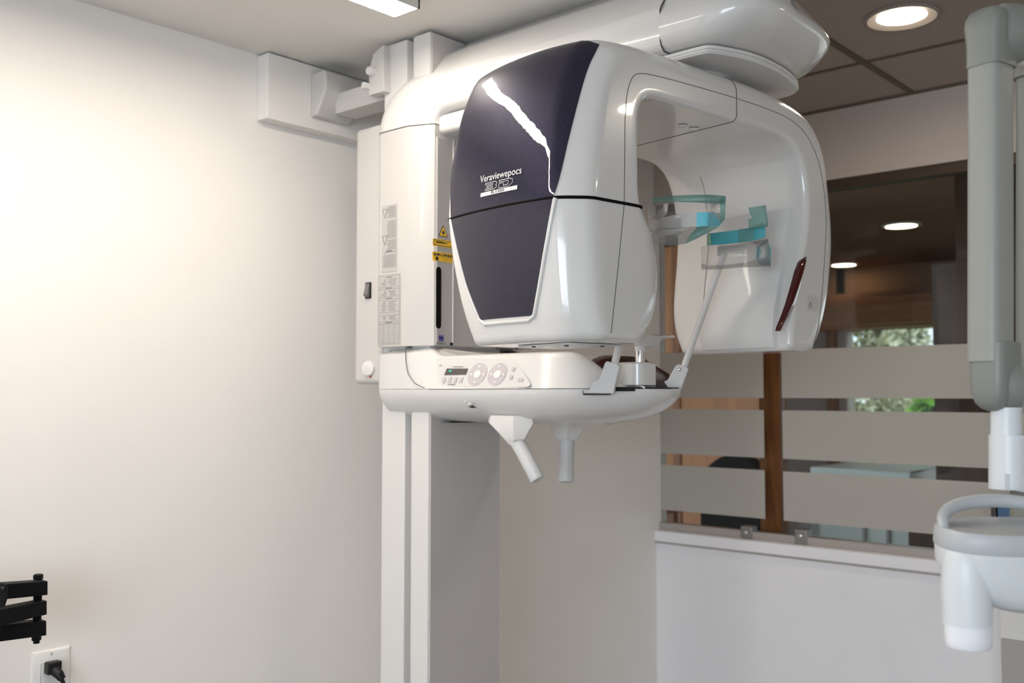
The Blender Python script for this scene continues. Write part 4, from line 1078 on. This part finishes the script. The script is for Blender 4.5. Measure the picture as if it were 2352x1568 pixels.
MB().tube(hp, [.0055+.003*math.sin(math.pi*i/24)**.5 for i in range(25)], 16).build('handle', M['headgrey'], th)
# cone at the left underside
cA = atD(2219, 1315, ZH-.014); cB = atD(2222, 1432, ZH-.014); cC = atD(2223, 1484, ZH-.014)
L = (cB-cA).length
MB().lathe(cA, [(.012, -.046), (.022, -.030), (.0262, -.012), (.0275, .004), (.0283, L*.35), (.0272, L)], 40, (cB-cA)).build('cone', M['headwhite'], th, smooth=60)
L2 = (cC-cB).length
MB().lathe(cB, [(.0265, 0), (.0262, L2*.6), (.0258, L2*.93), (.0245, L2), (.020, L2)], 40, (cC-cB)).build('cone_end', M['conering'], th, smooth=40)
# ================================================================== CABINET AND BINDER AT LOWER RIGHT
ca_ = atX(2297, 1450, 3.05)
k = empty('storage_cabinet', 'light grey cabinet with darker doors against the half wall, lower right corner', 'cabinet', (3.1, ca_.y-.3, 0))
topz_ = atX(2300, 1385, 3.05).z
MB().box((3.05, ca_.y-.7, 0), (XF-.017, ca_.y, topz_)).build('body', M['outlet'], k, bevel=.002)
MB().box((3.035, ca_.y-.35, .05), (3.05, ca_.y-.006, atX(2310, 1465, 3.05).z)).build('door', M['greypanel'], k, bevel=.002)
MB().box((3.035, ca_.y-.694, .05), (3.05, ca_.y-.358, atX(2310, 1465, 3.05).z)).build('door', M['greypanel'], k, bevel=.002)
b0_ = atX(2305, 1180, 3.12)
MB().box((3.06, b0_.y-.085, topz_), (3.225, b0_.y, b0_.z+.05)).build('file_binder', mat('blue_board', (.06, .14, .26), .5), None, bevel=.003, label='blue binder standing on the grey cabinet, seen through the handle loop', cat='binder')
d0_ = atX(2290, 1180, 3.12)
MB().box((3.06, b0_.y+.004, topz_), (3.225, d0_.y, d0_.z+.045)).build('file_binder', mat('dark_board', (.06, .055, .05), .5), None, bevel=.003, label='dark grey binder standing left of the blue binder on the cabinet', cat='binder')

# ================================================================== MONITOR MOUNT ARM, LOWER LEFT
mm = empty('monitor_wall_arm', 'black folded metal monitor arm reaching in at lower left', 'wall arm', (.70, 1.98, 1.1))
ZM = 1.93
def bar(p0, p1, name):
    # (px, ytop, ybottom, distance) at both ends
    R = []
    for px, yt, yb_, z in (p0, p1):
        a = atD(px, yt, z); b = atD(px, yb_, z); R.append([a, b, b+Vector((0, .030, 0)), a+Vector((0, .030, 0))])
    return MB().rings(R).build(name, M['blackmetal'], mm, bevel=.0015)
bar((-140, 1352, 1392, 1.76), (110, 1334, 1366, 1.95), 'folding_bar')
bar((-140, 1428, 1474, 1.72), (108, 1379, 1411, 1.95), 'folding_bar')
bar((-140, 1452, 1492, 1.76), (107, 1425, 1459, 1.95), 'folding_bar')
pt = atD(94, 1328, 1.955); pb = atD(90, 1472, 1.955); off = Vector((0, .012, 0))
bo = MB().tube([pt+off, pb+off], .0078, 16).build('pivot_bolt', M['blackmetal'], mm)
MB().lathe(pt+off+Vector((0, 0, -.002)), [(.0092, 0), (.0092, .007), (.007, .009)], 6).build('bolt_head', M['blackmetal'], mm)
MB().lathe(pb+off+Vector((0, 0, .008)), [(.0088, 0), (.0088, -.008), (.006, -.009), (.006, -.014)], 6).build('bolt_nut', M['blackmetal'], mm)
pl = [(-60, 1340), (5, 1339.5), (12, 1343), (14, 1350), (13, 1378), (8, 1394), (-60, 1400)]
MB().prism([atD(px, py, 1.80) for px, py in pl], FW*.006).build('tilt_plate', M['blackmetal'], mm, bevel=.001)
q = atD(5, 1351, 1.798); MB().lathe(q, [(.005, 0), (.005, .001), (.004, .0015)], 16, -FW).build('plate_screw', M['black'], mm)
q = atY(-170, 1420, YW); MB().box((q.x-.10, YW-.012, q.z-.12), (q.x+.06, YW, q.z+.12)).build('wall_plate', M['blackmetal'], mm, bevel=.002)
q2 = atD(-140, 1420, 1.76); MB().obox((q2+Vector((q.x, YW-.01, q.z)))/2, Vector((.02, 0, 0)), (Vector((q.x, YW-.01, q.z))-q2)/2, Vector((0, 0, .05))).build('pivot_housing', M['blackmetal'], mm)

# ================================================================== OUTLET, PLUG, CORD
a = atY(72, 1500, YW); b = atY(160, 1482, YW)
zt = b.z; zb = zt-.127; x0, x1 = a.x, b.x
ol = empty('power_outlet', 'white rectangular wall outlet plate at lower left', 'outlet', ((x0+x1)/2, YW-.003, zb))
def plate(x0, x1, z0, z1, y0, y1, e): 
    return MB().rings([[Vector(p) for p in ((x0, y0, z0), (x1, y0, z0), (x1, y0, z1), (x0, y0, z1))], [Vector(p) for p in ((x0+e*.3, y0-(y0-y1)*.7, z0+e*.3), (x1-e*.3, y0-(y0-y1)*.7, z0+e*.3), (x1-e*.3, y0-(y0-y1)*.7, z1-e*.3), (x0+e*.3, y0-(y0-y1)*.7, z1-e*.3))], [Vector(p) for p in ((x0+e, y1, z0+e), (x1-e, y1, z0+e), (x1-e, y1, z1-e), (x0+e, y1, z1-e))]])
plate(x0, x1, zb, zt, YW, YW-.006, .005).build('cover_plate', M['outlet'], ol)
rx0 = atY(95, 1530, YW-.006).x; rx1 = atY(140, 1530, YW-.006).x; rzt = atY(118, 1521, YW-.006).z
MB().box((rx0-.0008, YW-.0064, rzt-.0678), (rx1+.0008, YW-.0055, rzt+.0008)).build('socket_gap', M['seam'], ol)
MB().box((rx0, YW-.0085, rzt-.067), (rx1, YW-.006, rzt)).build('socket_insert', M['outlet'], ol, bevel=.0008)
q = atY(118, 1500, YW-.006); MB().lathe((q.x, YW-.0058, q.z), [(.0032, 0), (.0032, .0012), (.002, .0016)], 16, Vector((0, -1, 0))).build('screw', M['steelgrey'], ol)
q = atY(124, 1533, YW-.02)
pk = empty('power_plug', 'black plug with cord pushed into the white wall outlet', 'plug', (q.x, YW-.01, q.z))
MB().box((q.x-.0165, YW-.030, q.z-.0115), (q.x+.0130, YW-.009, q.z+.0135)).build('plug_body', M['black'], pk, bevel=.003, seg=3)
MB().tube([(q.x-.001, YW-.022, q.z-.004), (q.x+.004, YW-.036, q.z-.012), (q.x+.009, YW-.040, q.z-.022)], [.011, .010, .0075], 14).build('strain_relief', M['black'], pk)
MB().tube([(q.x+.007, YW-.039, q.z-.018), (q.x+.012, YW-.042, q.z-.035), (q.x+.016, YW-.040, q.z-.07), (q.x+.014, YW-.034, q.z-.2), (q.x, YW-.03, q.z-.7), (q.x-.06, YW-.03, .02)], .0045, 10).build('cord', M['black'], pk)
